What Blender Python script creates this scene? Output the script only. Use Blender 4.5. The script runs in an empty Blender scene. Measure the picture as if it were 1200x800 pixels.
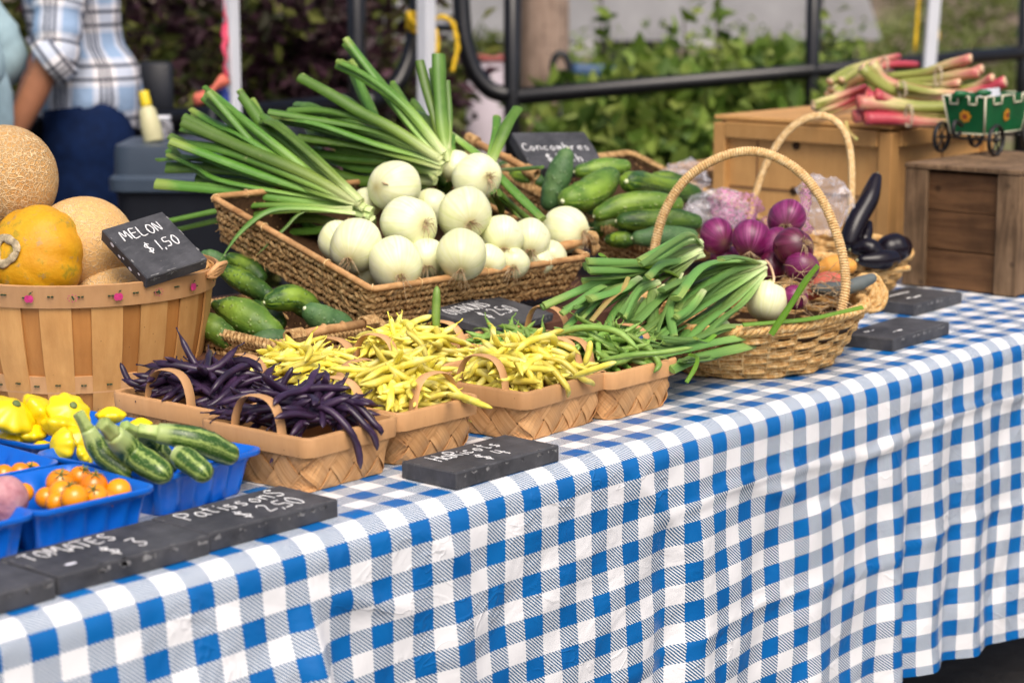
import bpy, math, random
import numpy as np
from mathutils import Matrix, Vector

random.seed(7); np.random.seed(7)
scene = bpy.context.scene
col = scene.collection
PI = math.pi
rad = math.radians
V3 = lambda *a: np.array(a, float)

# ------------------------------------------------------------------ camera
TH, FPX, YAW = rad(10.4), 2435.0, rad(40.8)      # pitch, focal length in pixels of a 1200 wide picture, heading
FW = V3(math.cos(YAW)*math.cos(TH), math.sin(YAW)*math.cos(TH), -math.sin(TH))
RT = V3(math.sin(YAW), -math.cos(YAW), 0)
UPV = np.cross(RT, FW)
CAM = V3(-1.9304, -1.6663, 1.39)
TZ = 0.74                                          # table top height

def ray(px, py): return FW + RT*((px-600)/FPX) - UPV*((py-400)/FPX)
def at(px, py, z=TZ):
    d = ray(px, py); return CAM + d*((z-CAM[2])/d[2])
def atd(px, py, d): return CAM + ray(px, py)*d

cd = bpy.data.cameras.new('camera'); cam = bpy.data.objects.new('camera', cd); col.objects.link(cam)
cam.location = CAM
cam.matrix_world = Matrix(((RT[0], UPV[0], -FW[0], CAM[0]), (RT[1], UPV[1], -FW[1], CAM[1]), (RT[2], UPV[2], -FW[2], CAM[2]), (0, 0, 0, 1)))
cd.sensor_width = 36; cd.lens = FPX/1200*36; cd.clip_end = 500; cd.clip_start = .05
cd.dof.use_dof = True; cd.dof.focus_distance = 2.92; cd.dof.aperture_fstop = 4.7
scene.camera = cam

# ------------------------------------------------------------------ node helpers
class NT:
    def __init__(s, name):
        s.m = bpy.data.materials.new(name); s.m.use_nodes = True
        s.t = s.m.node_tree; s.t.nodes.clear()
    def n(s, typ, **kw):
        nd = s.t.nodes.new(typ)
        for k, v in kw.items(): setattr(nd, k, v)
        return nd
    def put(s, sock, v):
        if v is None: return
        if isinstance(v, bpy.types.NodeSocket): s.t.links.new(v, sock)
        else:
            if hasattr(sock.default_value, '__len__') and not isinstance(v, (int, float)):
                v = list(v)
                if len(sock.default_value) == 4 and len(v) == 3: v = v+[1]
            sock.default_value = v
    def coord(s, w='Object'): return s.n('ShaderNodeTexCoord').outputs[w]
    def scale(s, vec, sc):
        nd = s.n('ShaderNodeMapping'); s.put(nd.inputs[0], vec); nd.inputs['Scale'].default_value = sc; return nd.outputs[0]
    def noise(s, vec, sc, det=3, rough=.55, dist=0, out=0):
        nd = s.n('ShaderNodeTexNoise'); s.put(nd.inputs['Vector'], vec); nd.inputs['Scale'].default_value = sc
        nd.inputs['Detail'].default_value = det; nd.inputs['Roughness'].default_value = rough; nd.inputs['Distortion'].default_value = dist
        return nd.outputs[out]
    def voro(s, vec, sc, feat='F1', out='Distance'):
        nd = s.n('ShaderNodeTexVoronoi', feature=feat); s.put(nd.inputs['Vector'], vec); nd.inputs['Scale'].default_value = sc
        return nd.outputs[out]
    def math(s, op, a, b=None, c=None, clamp=False):
        nd = s.n('ShaderNodeMath', operation=op); nd.use_clamp = clamp
        s.put(nd.inputs[0], a); s.put(nd.inputs[1], b); s.put(nd.inputs[2], c); return nd.outputs[0]
    def ramp(s, f, *st, interp='LINEAR'):
        nd = s.n('ShaderNodeValToRGB'); cr = nd.color_ramp; cr.interpolation = interp
        while len(cr.elements) < len(st): cr.elements.new(.5)
        for e, (p, c) in zip(cr.elements, st):
            e.position = p; e.color = (c, c, c, 1) if isinstance(c, (int, float)) else (*c, 1)
        s.put(nd.inputs[0], f); return nd.outputs[0]
    def mix(s, f, a, b, bt='MIX'):
        nd = s.n('ShaderNodeMix', data_type='RGBA', blend_type=bt)
        s.put(nd.inputs[0], f); s.put(nd.inputs[6], a); s.put(nd.inputs[7], b); return nd.outputs[2]
    def sep(s, vec):
        nd = s.n('ShaderNodeSeparateXYZ'); s.put(nd.inputs[0], vec); return nd.outputs
    def comb(s, x, y, z=0):
        nd = s.n('ShaderNodeCombineXYZ'); s.put(nd.inputs[0], x); s.put(nd.inputs[1], y); s.put(nd.inputs[2], z); return nd.outputs[0]
    def rnd(s): return s.n('ShaderNodeObjectInfo').outputs['Random']
    def hsv(s, c, h=.5, sa=1, v=1):
        nd = s.n('ShaderNodeHueSaturation'); s.put(nd.inputs['Hue'], h); s.put(nd.inputs['Saturation'], sa); s.put(nd.inputs['Value'], v); s.put(nd.inputs['Color'], c); return nd.outputs[0]
    def bump(s, h, st=.3, d=.002, nrm=None):
        nd = s.n('ShaderNodeBump'); nd.inputs['Strength'].default_value = st; nd.inputs['Distance'].default_value = d
        s.put(nd.inputs['Height'], h); s.put(nd.inputs['Normal'], nrm); return nd.outputs[0]
    def out(s, c, rough=.5, spec=.5, nrm=None, sss=0, sssr=(.01, .01, .004), coat=0, trans=None, alpha=None, metal=0, sheen=0):
        p = s.n('ShaderNodeBsdfPrincipled'); o = s.n('ShaderNodeOutputMaterial')
        s.put(p.inputs['Base Color'], c); s.put(p.inputs['Roughness'], rough); s.put(p.inputs['Specular IOR Level'], spec)
        s.put(p.inputs['Normal'], nrm); p.inputs['Coat Weight'].default_value = coat; p.inputs['Metallic'].default_value = metal
        p.inputs['Sheen Weight'].default_value = sheen
        if sss: p.inputs['Subsurface Weight'].default_value = sss; p.inputs['Subsurface Radius'].default_value = sssr; p.inputs['Subsurface Scale'].default_value = 1
        sh = p.outputs[0]
        if trans:
            t = s.n('ShaderNodeBsdfTranslucent'); s.put(t.inputs[0], c); mx = s.n('ShaderNodeMixShader'); mx.inputs[0].default_value = trans
            s.t.links.new(sh, mx.inputs[1]); s.t.links.new(t.outputs[0], mx.inputs[2]); sh = mx.outputs[0]
        if alpha is not None:
            t = s.n('ShaderNodeBsdfTransparent'); mx = s.n('ShaderNodeMixShader'); s.put(mx.inputs[0], alpha)
            s.t.links.new(t.outputs[0], mx.inputs[1]); s.t.links.new(sh, mx.inputs[2]); sh = mx.outputs[0]
        s.t.links.new(sh, o.inputs[0]); return s.m

MAT = {}
def plain(name, c, rough=.5, var=.25, sc=20, spec=.4, bump=.15, bd=.002, metal=0):
    t = NT(name); v = t.coord(); f = t.noise(v, sc, 4)
    d = tuple(x*(1-var) for x in c); l = tuple(min(1, x*(1+var)) for x in c)
    cc = t.ramp(f, (.3, d), (.7, l))
    MAT[name] = t.out(cc, rough, spec, t.bump(f, bump, bd), metal=metal)

def gingham():
    t = NT('gingham'); uv = t.sep(t.coord('UV')); u, v = uv[0], uv[1]
    P, Q = .0690, .0565
    # a tiny saw-tooth on the edges of the squares, as the printed weave has
    sx = t.math('MULTIPLY', t.math('PINGPONG', v, .0016), .55); sy = t.math('MULTIPLY', t.math('PINGPONG', u, .0016), .55)
    a = t.math('LESS_THAN', t.math('FRACT', t.math('DIVIDE', t.math('ADD', u, sx), P)), .5)
    b = t.math('LESS_THAN', t.math('FRACT', t.math('DIVIDE', t.math('ADD', v, sy), Q)), .5)
    both = t.math('MULTIPLY', a, b); one = t.math('ABSOLUTE', t.math('SUBTRACT', a, b))
    st = t.math('FRACT', t.math('DIVIDE', t.math('ADD', t.math('MULTIPLY', u, .85), v), .0049))
    hatch = t.math('GREATER_THAN', st, .44)
    n1 = t.noise(t.coord('UV'), 9, 3)
    white = t.ramp(n1, (.3, (.77, .78, .79)), (.7, (.83, .83, .84)))
    blue = t.ramp(n1, (.3, (.0005, .105, .35)), (.7, (.001, .135, .42)))
    hl = t.mix(hatch, (.78, .80, .82), (.04, .115, .22))
    c = t.mix(one, white, hl); c = t.mix(both, c, blue)
    w = t.noise(t.scale(t.coord('UV'), (1, .7, 1)), 22, 4, .6, .6); w2 = t.noise(t.coord('UV'), 6, 3, .5, 1.2)
    cr = t.math('ABSOLUTE', t.math('SUBTRACT', t.noise(t.coord('UV'), 7, 2, .5, 2.2), .5)); cr2 = t.math('ABSOLUTE', t.math('SUBTRACT', t.noise(t.scale(t.coord('UV'), (1, 1.6, 1)), 13, 2, .5, 1.6), .5)); nb = t.bump(w, .22, .006); nb = t.bump(w2, .6, .014, nb); nb = t.bump(t.math('MULTIPLY', t.ramp(cr, (.0, 1), (.03, 0)), t.ramp(w2, (.5, 0), (.7, 1))), .28, .004, nb)
    MAT['gingham'] = t.out(c, t.ramp(w, (.3, .30), (.7, .45)), .45, nb)
gingham()

def slate():
    t = NT('chalkboard'); v = t.coord(); n1 = t.noise(v, 22, 5, .6); n2 = t.noise(t.scale(v, (1, 3, 1)), 60, 5, .7, .4)
    c = t.ramp(n1, (.28, (.022, .023, .027)), (.75, (.085, .086, .094)))
    c = t.mix(t.ramp(n2, (.55, 0), (.85, .5)), c, (.17, .17, .18))
    sp = t.voro(v, 55); c = t.mix(t.ramp(sp, (.0, .8), (.07, 0)), c, (.26, .24, .21))
    MAT['chalkboard'] = t.out(c, .62, .35, t.bump(n2, .25, .0012))
    t = NT('chalk'); v = t.coord(); n1 = t.noise(v, 420, 3, .7)
    MAT['chalk'] = t.out(t.ramp(n1, (.3, (.55, .55, .56)), (.55, (.85, .85, .84))), .95, .1, alpha=t.ramp(n1, (.25, .55), (.45, 1)))
slate()

def splint(name, c0, c1, weave=True):
    t = NT(name); uv = t.coord('UV'); s_ = t.sep(uv); ob = t.coord()
    g = t.noise(t.scale(ob, (70, 70, 9)), 1, 4, .65, .3); blot = t.noise(ob, 14, 3)
    if weave:
        W = .030
        a = t.math('DIVIDE', t.math('ADD', s_[0], s_[1]), W*1.414); b = t.math('DIVIDE', t.math('SUBTRACT', s_[0], s_[1]), W*1.414)
        fa, fb = t.math('FRACT', a), t.math('FRACT', b)
        par = t.math('FLOORED_MODULO', t.math('ADD', t.math('FLOOR', a), t.math('FLOOR', b)), 2)
        ea = t.math('ABSOLUTE', t.math('SUBTRACT', fa, .5)); eb = t.math('ABSOLUTE', t.math('SUBTRACT', fb, .5))
        edge = t.math('ADD', t.math('MULTIPLY', ea, par), t.math('MULTIPLY', eb, t.math('SUBTRACT', 1, par)))
        oth = t.math('ADD', t.math('MULTIPLY', eb, par), t.math('MULTIPLY', ea, t.math('SUBTRACT', 1, par)))
        hole = t.math('MULTIPLY', t.math('GREATER_THAN', ea, .44), t.math('GREATER_THAN', eb, .44))
        line = t.ramp(edge, (.462, 0), (.482, 1)); gr = t.noise(t.comb(t.math('ADD', t.math('MULTIPLY', fa, par), t.math('MULTIPLY', fb, t.math('SUBTRACT', 1, par))), t.math('MULTIPLY', t.math('ADD', a, b), .2), par), 9, 3)
        tone = t.noise(t.comb(t.math('FLOOR', a), t.math('FLOOR', b), 0), 3.7, 0)
        c = t.mix(gr, c0, c1); c = t.hsv(c, .5, 1, t.ramp(tone, (.3, .68), (.7, 1.14)))
        c = t.mix(line, c, (.12, .055, .02)); c = t.mix(hole, c, (.015, .008, .004))
        hgt = t.math('SUBTRACT', t.math('MULTIPLY', t.math('MULTIPLY', oth, oth), -1.6), t.math('MULTIPLY', line, .5))
        nb = t.bump(hgt, 1.0, .006)
    else:
        c = t.mix(g, c0, c1); c = t.hsv(c, .5, 1, t.math('ADD', .80, t.math('MULTIPLY', t.rnd(), .30))); nb = t.bump(g, .35, .0015)
    c = t.mix(t.ramp(blot, (.45, 0), (.75, .35)), c, tuple(x*.6 for x in c0))
    spk = t.voro(ob, 60); c = t.mix(t.ramp(spk, (.03, .8), (.06, 0)), c, (.05, .025, .01))
    MAT[name] = t.out(c, .6, .3, nb)
t = NT('splint_strip'); s_ = t.sep(t.coord('UV')); ob = t.coord(); g = t.noise(t.comb(t.math('MULTIPLY', s_[1], 260), t.math('MULTIPLY', s_[0], 9), 0), 1, 4, .65, .4); b = t.noise(ob, 22, 3)
c = t.mix(t.ramp(g, (.3, 0), (.7, 1)), (.46, .225, .08), (.68, .395, .175)); tone = t.n('ShaderNodeTexWhiteNoise'); tone.noise_dimensions = '1D'; t.put(tone.inputs['W'], t.math('FLOOR', s_[0])); c = t.hsv(c, .5, 1, t.math('ADD', .78, t.math('MULTIPLY', tone.outputs[0], .38))); c = t.mix(t.ramp(b, (.5, 0), (.75, .4)), c, (.36, .16, .05))
spk = t.voro(ob, 70); c = t.mix(t.ramp(spk, (.03, .8), (.06, 0)), c, (.05, .025, .01)); MAT['splint_strip'] = t.out(c, .6, .3, t.bump(g, .35, .0012))
splint('splint_weave', (.52, .265, .10), (.70, .41, .185)); splint('splint_wood', (.52, .27, .11), (.68, .39, .18), False)
splint('stave_wood', (.44, .20, .055), (.68, .39, .14), False)
splint('inner_stave_wood', (.34, .13, .028), (.52, .24, .065), False); splint('light_box_wood', (.46, .23, .07), (.60, .34, .12), False)
splint('handle_wood', (.52, .27, .11), (.68, .40, .19), False)

def wood(name, c0, c1, sc=(6, 60, 60), knots=True):
    t = NT(name); ob = t.coord(); g = t.noise(t.scale(ob, sc), 1, 5, .65, .8); b = t.noise(ob, 9, 4)
    c = t.ramp(g, (.3, c0), (.7, c1)); c = t.mix(t.ramp(b, (.45, 0), (.7, .6)), c, tuple(x*.4 for x in c0))
    if knots:
        k = t.voro(t.scale(ob, (1, 2, 2)), 7); c = t.mix(t.ramp(k, (.05, .7), (.12, 0)), c, tuple(x*.3 for x in c0))
    MAT[name] = t.out(c, .7, .25, t.bump(g, .4, .002))
wood('crate_wood', (.065, .030, .012), (.18, .090, .038), (50, 5, 50)); wood('crate_post', (.085, .050, .026), (.30, .19, .105), (50, 50, 5))
wood('brown_board', (.085, .035, .02), (.14, .062, .035)); wood('pole_wood', (.27, .185, .14), (.46, .35, .28), (30, 30, 2))
wood('bamboo', (.36, .17, .06), (.62, .38, .17), (40, 40, 40), False)

def fibre(name, c0, c1, c2):
    t = NT(name); ob = t.coord(); g = t.noise(ob, 130, 3, .6); b = t.noise(ob, 700, 2)
    c = t.ramp(g, (.3, c0), (.5, c1), (.72, c2)); c = t.hsv(c, .5, 1, t.ramp(b, (.3, .75), (.7, 1.2)))
    MAT[name] = t.out(c, .75, .2, t.bump(b, .3, .001))
fibre('seagrass', (.17, .085, .030), (.42, .255, .105), (.60, .43, .21)); fibre('wicker', (.44, .21, .06), (.68, .42, .16), (.80, .60, .32))
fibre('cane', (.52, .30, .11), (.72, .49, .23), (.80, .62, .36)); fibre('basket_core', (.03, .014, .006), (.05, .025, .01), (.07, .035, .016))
fibre('rootlet', (.20, .11, .05), (.42, .30, .17), (.55, .45, .30))

def leafm(name, base, mid, tip, rough=.42, streak=.25):
    t = NT(name); s_ = t.sep(t.coord('UV')); ob = t.coord(); r = t.rnd()
    c = t.ramp(s_[1], (.0, base), (.22, mid), (.5, tip), (1, tip))
    st = t.noise(t.comb(t.math('MULTIPLY', s_[0], 26), t.math('MULTIPLY', s_[1], 1.3), r), 1, 3, .6); tipf = t.math('ADD', s_[1], t.math('MULTIPLY', t.math('SUBTRACT', r, .75), .35)); c = t.mix(t.ramp(tipf, (.93, 0), (1.0, .40)), c, (.36, .34, .08))
    c = t.mix(t.ramp(st, (.35, streak*1.3), (.65, 0)), c, tuple(x*.45 for x in tip))
    b = t.noise(ob, 40, 3); c = t.mix(t.ramp(b, (.5, 0), (.75, .4)), c, (.16, .28, .06))
    dm = t.noise(ob, 95, 2); c = t.mix(t.ramp(dm, (.70, 0), (.78, .5)), c, (.40, .40, .18))
    c = t.hsv(c, t.math('ADD', .485, t.math('MULTIPLY', r, .03)), 1, t.math('ADD', .75, t.math('MULTIPLY', r, .55)))
    nb = t.bump(st, .35, .0012)
    MAT[name] = t.out(c, rough, .45, nb)
leafm('onion_leaf', (.62, .70, .32), (.26, .41, .075), (.085, .195, .022)); leafm('leek_leaf', (.62, .70, .36), (.26, .41, .11), (.125, .255, .055), .5)
leafm('dry_leaf', (.45, .38, .12), (.42, .30, .10), (.30, .20, .07)); leafm('bright_leaf', (.16, .30, .02), (.14, .29, .02), (.12, .27, .015))

def onion(name, c0, c1, pole, dark, gloss=.28):
    t = NT(name); ob = t.coord(); s_ = t.sep(t.coord('UV')); r = t.rnd()
    ln = t.noise(t.comb(t.math('MULTIPLY', s_[0], 75), t.math('MULTIPLY', s_[1], .9), r), 1, 3, .7)
    c = t.mix(t.ramp(ln, (.35, 0), (.65, 1)), c0, c1); b = t.noise(ob, 28, 3); pp = t.noise(ob, 36, 4, .65, .8); c = t.mix(t.ramp(pp, (.66, 0), (.70, .55)), c, tuple(x*.62 for x in c0)); gv = t.noise(t.comb(t.math('MULTIPLY', s_[0], 38), t.math('MULTIPLY', s_[1], .5), r), 1, 2, .6); c = t.mix(t.ramp(gv, (.56, 0), (.72, .55)), c, pole)
    c = t.mix(t.ramp(b, (.45, 0), (.8, .5)), c, pole); c = t.mix(t.ramp(s_[1], (.0, .9), (.10, .25), (.2, 0)), c, dark)
    c = t.mix(t.ramp(s_[1], (.72, 0), (1, 1)), c, pole)
    c = t.hsv(c, .5, 1, t.math('ADD', .86, t.math('MULTIPLY', r, .2)))
    MAT[name] = t.out(c, t.ramp(b, (.3, gloss), (.7, gloss+.14)), .5, t.bump(ln, .12, .001), sss=.12)
onion('white_onion', (.78, .79, .44), (.84, .85, .60), (.64, .71, .24), (.46, .40, .16))
onion('red_onion', (.10, .004, .045), (.24, .016, .13), (.38, .10, .25), (.20, .10, .08), .32); onion('dark_red_onion', (.05, .004, .015), (.15, .012, .055), (.22, .04, .10), (.10, .05, .05), .26)

def veg(name, cols, sc=18, rough=.35, bump=.3, bsc=120, spec=.5, bd=.0012, dots=None, valr=.3, yel=None, coat=0):
    t = NT(name); ob = t.coord(); r = t.rnd(); n1 = t.noise(ob, sc, 4, .55); n2 = t.noise(ob, bsc, 3)
    k = len(cols); c = t.ramp(n1, *[(.28+.44*i/max(1, k-1), cc) for i, cc in enumerate(cols)])
    if yel is not None:
        s_ = t.sep(t.coord('UV')); lo = t.noise(t.comb(t.math('MULTIPLY', s_[0], 4), t.math('MULTIPLY', s_[1], 2), r), 1, 2)
        f = t.math('MULTIPLY', t.ramp(lo, (.45, 0), (.7, 1)), t.ramp(s_[1], (.3, 1), (.85, .15)))
        c = t.mix(f, c, yel)
        st = t.noise(t.comb(t.math('MULTIPLY', s_[0], 22), t.math('MULTIPLY', s_[1], 2), r), 1, 2); c = t.mix(t.ramp(st, (.55, 0), (.75, .35)), c, yel)
    if dots is not None:
        vd = t.voro(ob, 105); c = t.mix(t.ramp(vd, (.1, .8), (.30, 0)), c, dots); n2 = t.math('ADD', n2, t.math('MULTIPLY', t.ramp(vd, (.0, 1), (.35, 0)), 1.6))
    c = t.hsv(c, t.math('ADD', .493, t.math('MULTIPLY', r, .014)), 1, t.math('ADD', 1-valr/2, t.math('MULTIPLY', r, valr)))
    MAT[name] = t.out(c, rough, spec, t.bump(n2, bump, bd), coat=coat)
veg('yellow_bean', [(.62, .50, .04), (.78, .68, .10), (.86, .80, .30)], 30, .42, .3, 90, valr=.5); veg('green_bean', [(.12, .25, .03), (.20, .34, .06), (.30, .43, .11)], 30, .45, .2, 90, valr=.4)
veg('purple_bean', [(.012, .007, .018), (.028, .012, .036), (.055, .026, .066)], 30, .36, .2, 90, valr=.5)
veg('cucumber', [(.009, .036, .006), (.021, .073, .010), (.048, .13, .016)], 22, .50, .5, 110, .4, bd=.0022, dots=(.10, .19, .06), yel=(.24, .38, .03))
veg('pale_cucumber', [(.025, .080, .009), (.062, .15, .015), (.15, .26, .028)], 22, .48, .5, 110, .4, bd=.0022, dots=(.28, .36, .12), yel=(.26, .40, .05))
veg('dull_cucumber', [(.035, .095, .028), (.06, .14, .04), (.11, .20, .06)], 30, .6, .5, 90, bd=.002, dots=(.13, .20, .09))
veg('pattypan', [(.72, .48, .002), (.82, .62, .004), (.84, .68, .012)], 9, .3, .15, 40, coat=.2); veg('tomato', [(.74, .20, .002), (.80, .27, .003), (.82, .33, .006)], 14, .25, .05, 40, coat=.3)
veg('stem_green', [(.10, .16, .04), (.20, .26, .08)], 60, .6); veg('cut_flesh', [(.62, .68, .36), (.74, .78, .50)], 60, .5); veg('eggplant', [(.004, .003, .006), (.010, .006, .012)], 8, .22, .1, 30, .35)
veg('pink_root', [(.36, .12, .14), (.55, .26, .28), (.62, .38, .36)], 60, .6, .8, 70, bd=.004); veg('bottle_yellow', [(.8, .62, .01), (.82, .66, .02)], 3, .4)

def zucchini():
    t = NT('zucchini'); ob = t.coord(); s_ = t.sep(t.coord('UV')); r = t.rnd()
    w = t.noise(t.comb(s_[1], r, 0), 3, 2); st = t.math('SINE', t.math('ADD', t.math('MULTIPLY', s_[0], 2*PI*7), t.math('MULTIPLY', w, 2.5)))
    br = t.noise(t.comb(t.math('MULTIPLY', s_[0], 40), t.math('MULTIPLY', s_[1], 16), r), 1, 3, .7)
    f = t.math('ADD', t.math('MULTIPLY', st, .22), t.math('MULTIPLY', br, 1.15)); dk = t.mix(t.math('GREATER_THAN', r, .55), (.030, .085, .010), (.19, .31, .05))
    lt = t.mix(t.math('GREATER_THAN', r, .55), (.30, .40, .10), (.48, .57, .20))
    c = t.mix(t.ramp(f, (.58, 0), (.82, 1)), dk, lt); sp = t.voro(ob, 330); c = t.mix(t.ramp(sp, (.12, .7), (.34, 0)), c, (.35, .45, .16))
    c = t.mix(t.ramp(s_[1], (.0, 1), (.12, .8), (.2, 0)), c, (.40, .50, .18))
    MAT['zucchini'] = t.out(c, .32, .5, t.bump(br, .12, .001))
zucchini()

def melons():
    t = NT('cantaloupe'); ob = t.coord(); w = t.noise(ob, 30, 3, out=1)
    vv = t.mix(.022, ob, w, 'ADD'); e1 = t.voro(vv, 120, 'DISTANCE_TO_EDGE'); e2 = t.voro(vv, 210, 'DISTANCE_TO_EDGE'); b = t.noise(ob, 14, 4)
    net = t.math('MAXIMUM', t.ramp(e1, (.03, 1), (.13, 0)), t.ramp(e2, (.03, .7), (.12, 0)))
    c = t.ramp(b, (.3, (.54, .26, .07)), (.7, (.64, .37, .13))); c = t.mix(t.math('MULTIPLY', net, .85), c, (.74, .56, .32))
    MAT['cantaloupe'] = t.out(c, .7, .25, t.bump(net, .8, .003))
    t = NT('smooth_melon'); ob = t.coord(); b = t.noise(ob, 10, 4); n2 = t.noise(ob, 60, 4)
    c = t.ramp(b, (.3, (.66, .38, .13)), (.7, (.72, .47, .20))); c = t.mix(t.ramp(n2, (.6, 0), (.72, .5)), c, (.42, .24, .09))
    e3 = t.voro(t.mix(.03, ob, t.noise(ob, 30, 3, out=1), 'ADD'), 150, 'DISTANCE_TO_EDGE'); nt3 = t.math('MULTIPLY', t.ramp(e3, (.02, .9), (.10, 0)), t.ramp(b, (.35, .35), (.6, 1))); c = t.mix(nt3, c, (.76, .60, .38)); MAT['smooth_melon'] = t.out(c, .6, .3, t.bump(nt3, .7, .003))
    t = NT('ribbed_melon'); ob = t.coord(); b = t.noise(ob, 13, 5, .6); n2 = t.noise(ob, 70, 4, .65); n3 = t.noise(ob, 26, 4, .7)
    c = t.ramp(b, (.35, (.58, .26, .005)), (.65, (.70, .38, .012))); s2_ = t.sep(t.coord('UV')); rb_ = t.math('COSINE', t.math('MULTIPLY', s2_[0], 2*PI*10)); c = t.mix(t.ramp(t.math('ADD', rb_, t.math('MULTIPLY', n3, 1.2)), (1.0, 0), (1.6, .45)), c, (.24, .22, .02)); c = t.mix(t.ramp(n3, (.54, 0), (.66, .7)), c, (.20, .20, .02))
    c = t.mix(t.ramp(n2, (.60, 0), (.70, .8)), c, (.34, .24, .11))
    MAT['ribbed_melon'] = t.out(c, .5, .35, t.bump(n2, .5, .003))
    plain('melon_scar', (.42, .34, .21), .9, .5, 120, bump=.6)
melons()

def rhub():
    t = NT('rhubarb'); s_ = t.sep(t.coord('UV')); r = t.rnd()
    n1 = t.noise(t.comb(t.math('MULTIPLY', s_[0], 9), t.math('MULTIPLY', s_[1], 2.5), r), 1, 3)
    f = t.math('ADD', s_[1], t.math('MULTIPLY', t.math('SUBTRACT', n1, .5), .9)); f = t.math('ADD', f, t.math('MULTIPLY', t.math('SUBTRACT', r, .5), .7))
    c = t.ramp(f, (.15, (.26, .28, .06)), (.40, (.54, .46, .20)), (.60, (.52, .24, .16)), (.9, (.42, .05, .07)))
    MAT['rhubarb'] = t.out(c, .38, .45, t.bump(n1, .3, .002))
rhub()
plain('rhubarb_flesh', (.62, .42, .26), .6, .3, 80)
plain('blue_plastic', (.003, .125, .58), .32, .08, 5, .5, .05); plain('blue_rim', (.004, .10, .46), .3, .05, 5, .5, .05)
plain('black_paint', (.004, .004, .005), .28, .4, 20, .5, .2); plain('white_pole', (.62, .64, .68), .35, .06, 5)
plain('pink_ribbon', (.62, .06, .12), .6, .5, 16); plain('yellow_rope', (.66, .42, .01), .7, .35, 60, bump=.6); plain('grey_plastic', (.040, .058, .085), .42, .12, 4)
plain('dark_plastic', (.012, .014, .02), .5, .3, 6); plain('concrete', (.30, .30, .31), .9, .2, 3, .2, .4); plain('pale_concrete', (.44, .44, .44), .9, .15, 3)
plain('bucket_white', (.62, .55, .62), .5, .1, 4); plain('red_plastic', (.45, .12, .10), .5, .2, 5); plain('blue_tarp', (.03, .07, .15), .5, .4, 7)
plain('navy_cloth', (.004, .014, .055), .85, .3, 30, .15, .3); plain('pale_blue_cloth', (.36, .50, .55), .9, .1, 40, .1, .3); plain('skin', (.40, .17, .09), .5, .12, 20, .4, .1)
plain('hair', (.03, .018, .01), .6, .4, 90); plain('shoe', (.02, .02, .02), .6, .3, 20); plain('leather', (.02, .012, .008), .5, .2, 30)
plain('green_paint', (.004, .10, .030), .35, .2, 20); plain('cream_paint', (.66, .62, .46), .5, .1, 30); plain('flower_orange', (.62, .27, .02), .5, .3, 60); plain('flower_red', (.30, .05, .02), .6, .2, 60)
plain('black_iron', (.014, .013, .013), .45, .4, 30, bump=.4); plain('paper', (.75, .76, .82), .8, .05, 10); plain('cardboard', (.42, .235, .105), .85, .1, 12, .2)
plain('print_ink', (.05, .03, .025), .8, .2, 30); plain('twine', (.50, .42, .30), .8, .2, 90); plain('apple_pink', (.50, .03, .16), .6, .3, 200); plain('leaf_ink', (.02, .05, .02), .7, .3, 200)
plain('asphalt', (.045, .043, .042), .9, .35, 30, .2, .5); plain('table_grey', (.25, .25, .25), .6, .1, 9); plain('bark', (.05, .032, .022), .9, .4, 14, bump=.6); plain('bottle_white', (.55, .52, .30), .4, .08, 5); plain('cream_panel', (.55, .47, .30), .7, .1, 4)
plain('grey_rubber', (.10, .12, .12), .6, .2, 20); plain('orange_fabric', (.68, .32, .06), .7, .2, 30); plain('coral_fabric', (.58, .14, .09), .7, .2, 30); plain('blue_cloth', (.03, .06, .30), .8, .2, 20)

def plastic():
    t = NT('clear_plastic'); ob = t.coord(); n = t.noise(ob, 26, 4, .6, 1.5); lw = t.n('ShaderNodeLayerWeight').outputs['Facing']
    MAT['clear_plastic'] = t.out((.80, .79, .84), .12, .8, t.bump(n, .5, .01), alpha=t.math('ADD', .12, t.math('MULTIPLY', t.ramp(n, (.45, 0), (.72, .5)), .9), None, True))
    t = NT('net_plastic'); ob = t.coord(); e = t.voro(ob, 120, 'DISTANCE_TO_EDGE'); n = t.noise(ob, 22, 3)
    MAT['net_plastic'] = t.out((.62, .26, .44), .35, .5, t.bump(n, .5, .01), alpha=t.math('ADD', t.ramp(e, (.04, .85), (.09, 0)), t.ramp(n, (.5, 0), (.7, .3)), None, True))
plastic()

def plaid():
    t = NT('plaid_cloth'); s_ = t.sep(t.coord('UV')); ob = t.coord()
    def bands(x, per, lo, hi):
        f = t.math('FRACT', t.math('DIVIDE', x, per)); return t.math('MULTIPLY', t.math('GREATER_THAN', f, lo), t.math('LESS_THAN', f, hi))
    u, v = s_[0], s_[1]
    wb = t.math('MULTIPLY', t.math('ADD', bands(u, .13, .48, .92), bands(v, .15, .45, .92)), .5)
    c = t.mix(wb, (.78, .76, .78), (.30, .42, .60))
    ln = None
    for x, per, ps in ((u, .13, (.06, .17, .28)), (v, .15, (.03, .28))):
        for p in ps:
            b = bands(x, per, p, p+.06); ln = b if ln is None else t.math('MAXIMUM', ln, b)
    c = t.mix(t.math('MULTIPLY', ln, .9), c, (.014, .016, .035))
    w = t.noise(ob, 14, 3); MAT['plaid_cloth'] = t.out(c, .9, .1, t.bump(w, .5, .02))
plaid()

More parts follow.
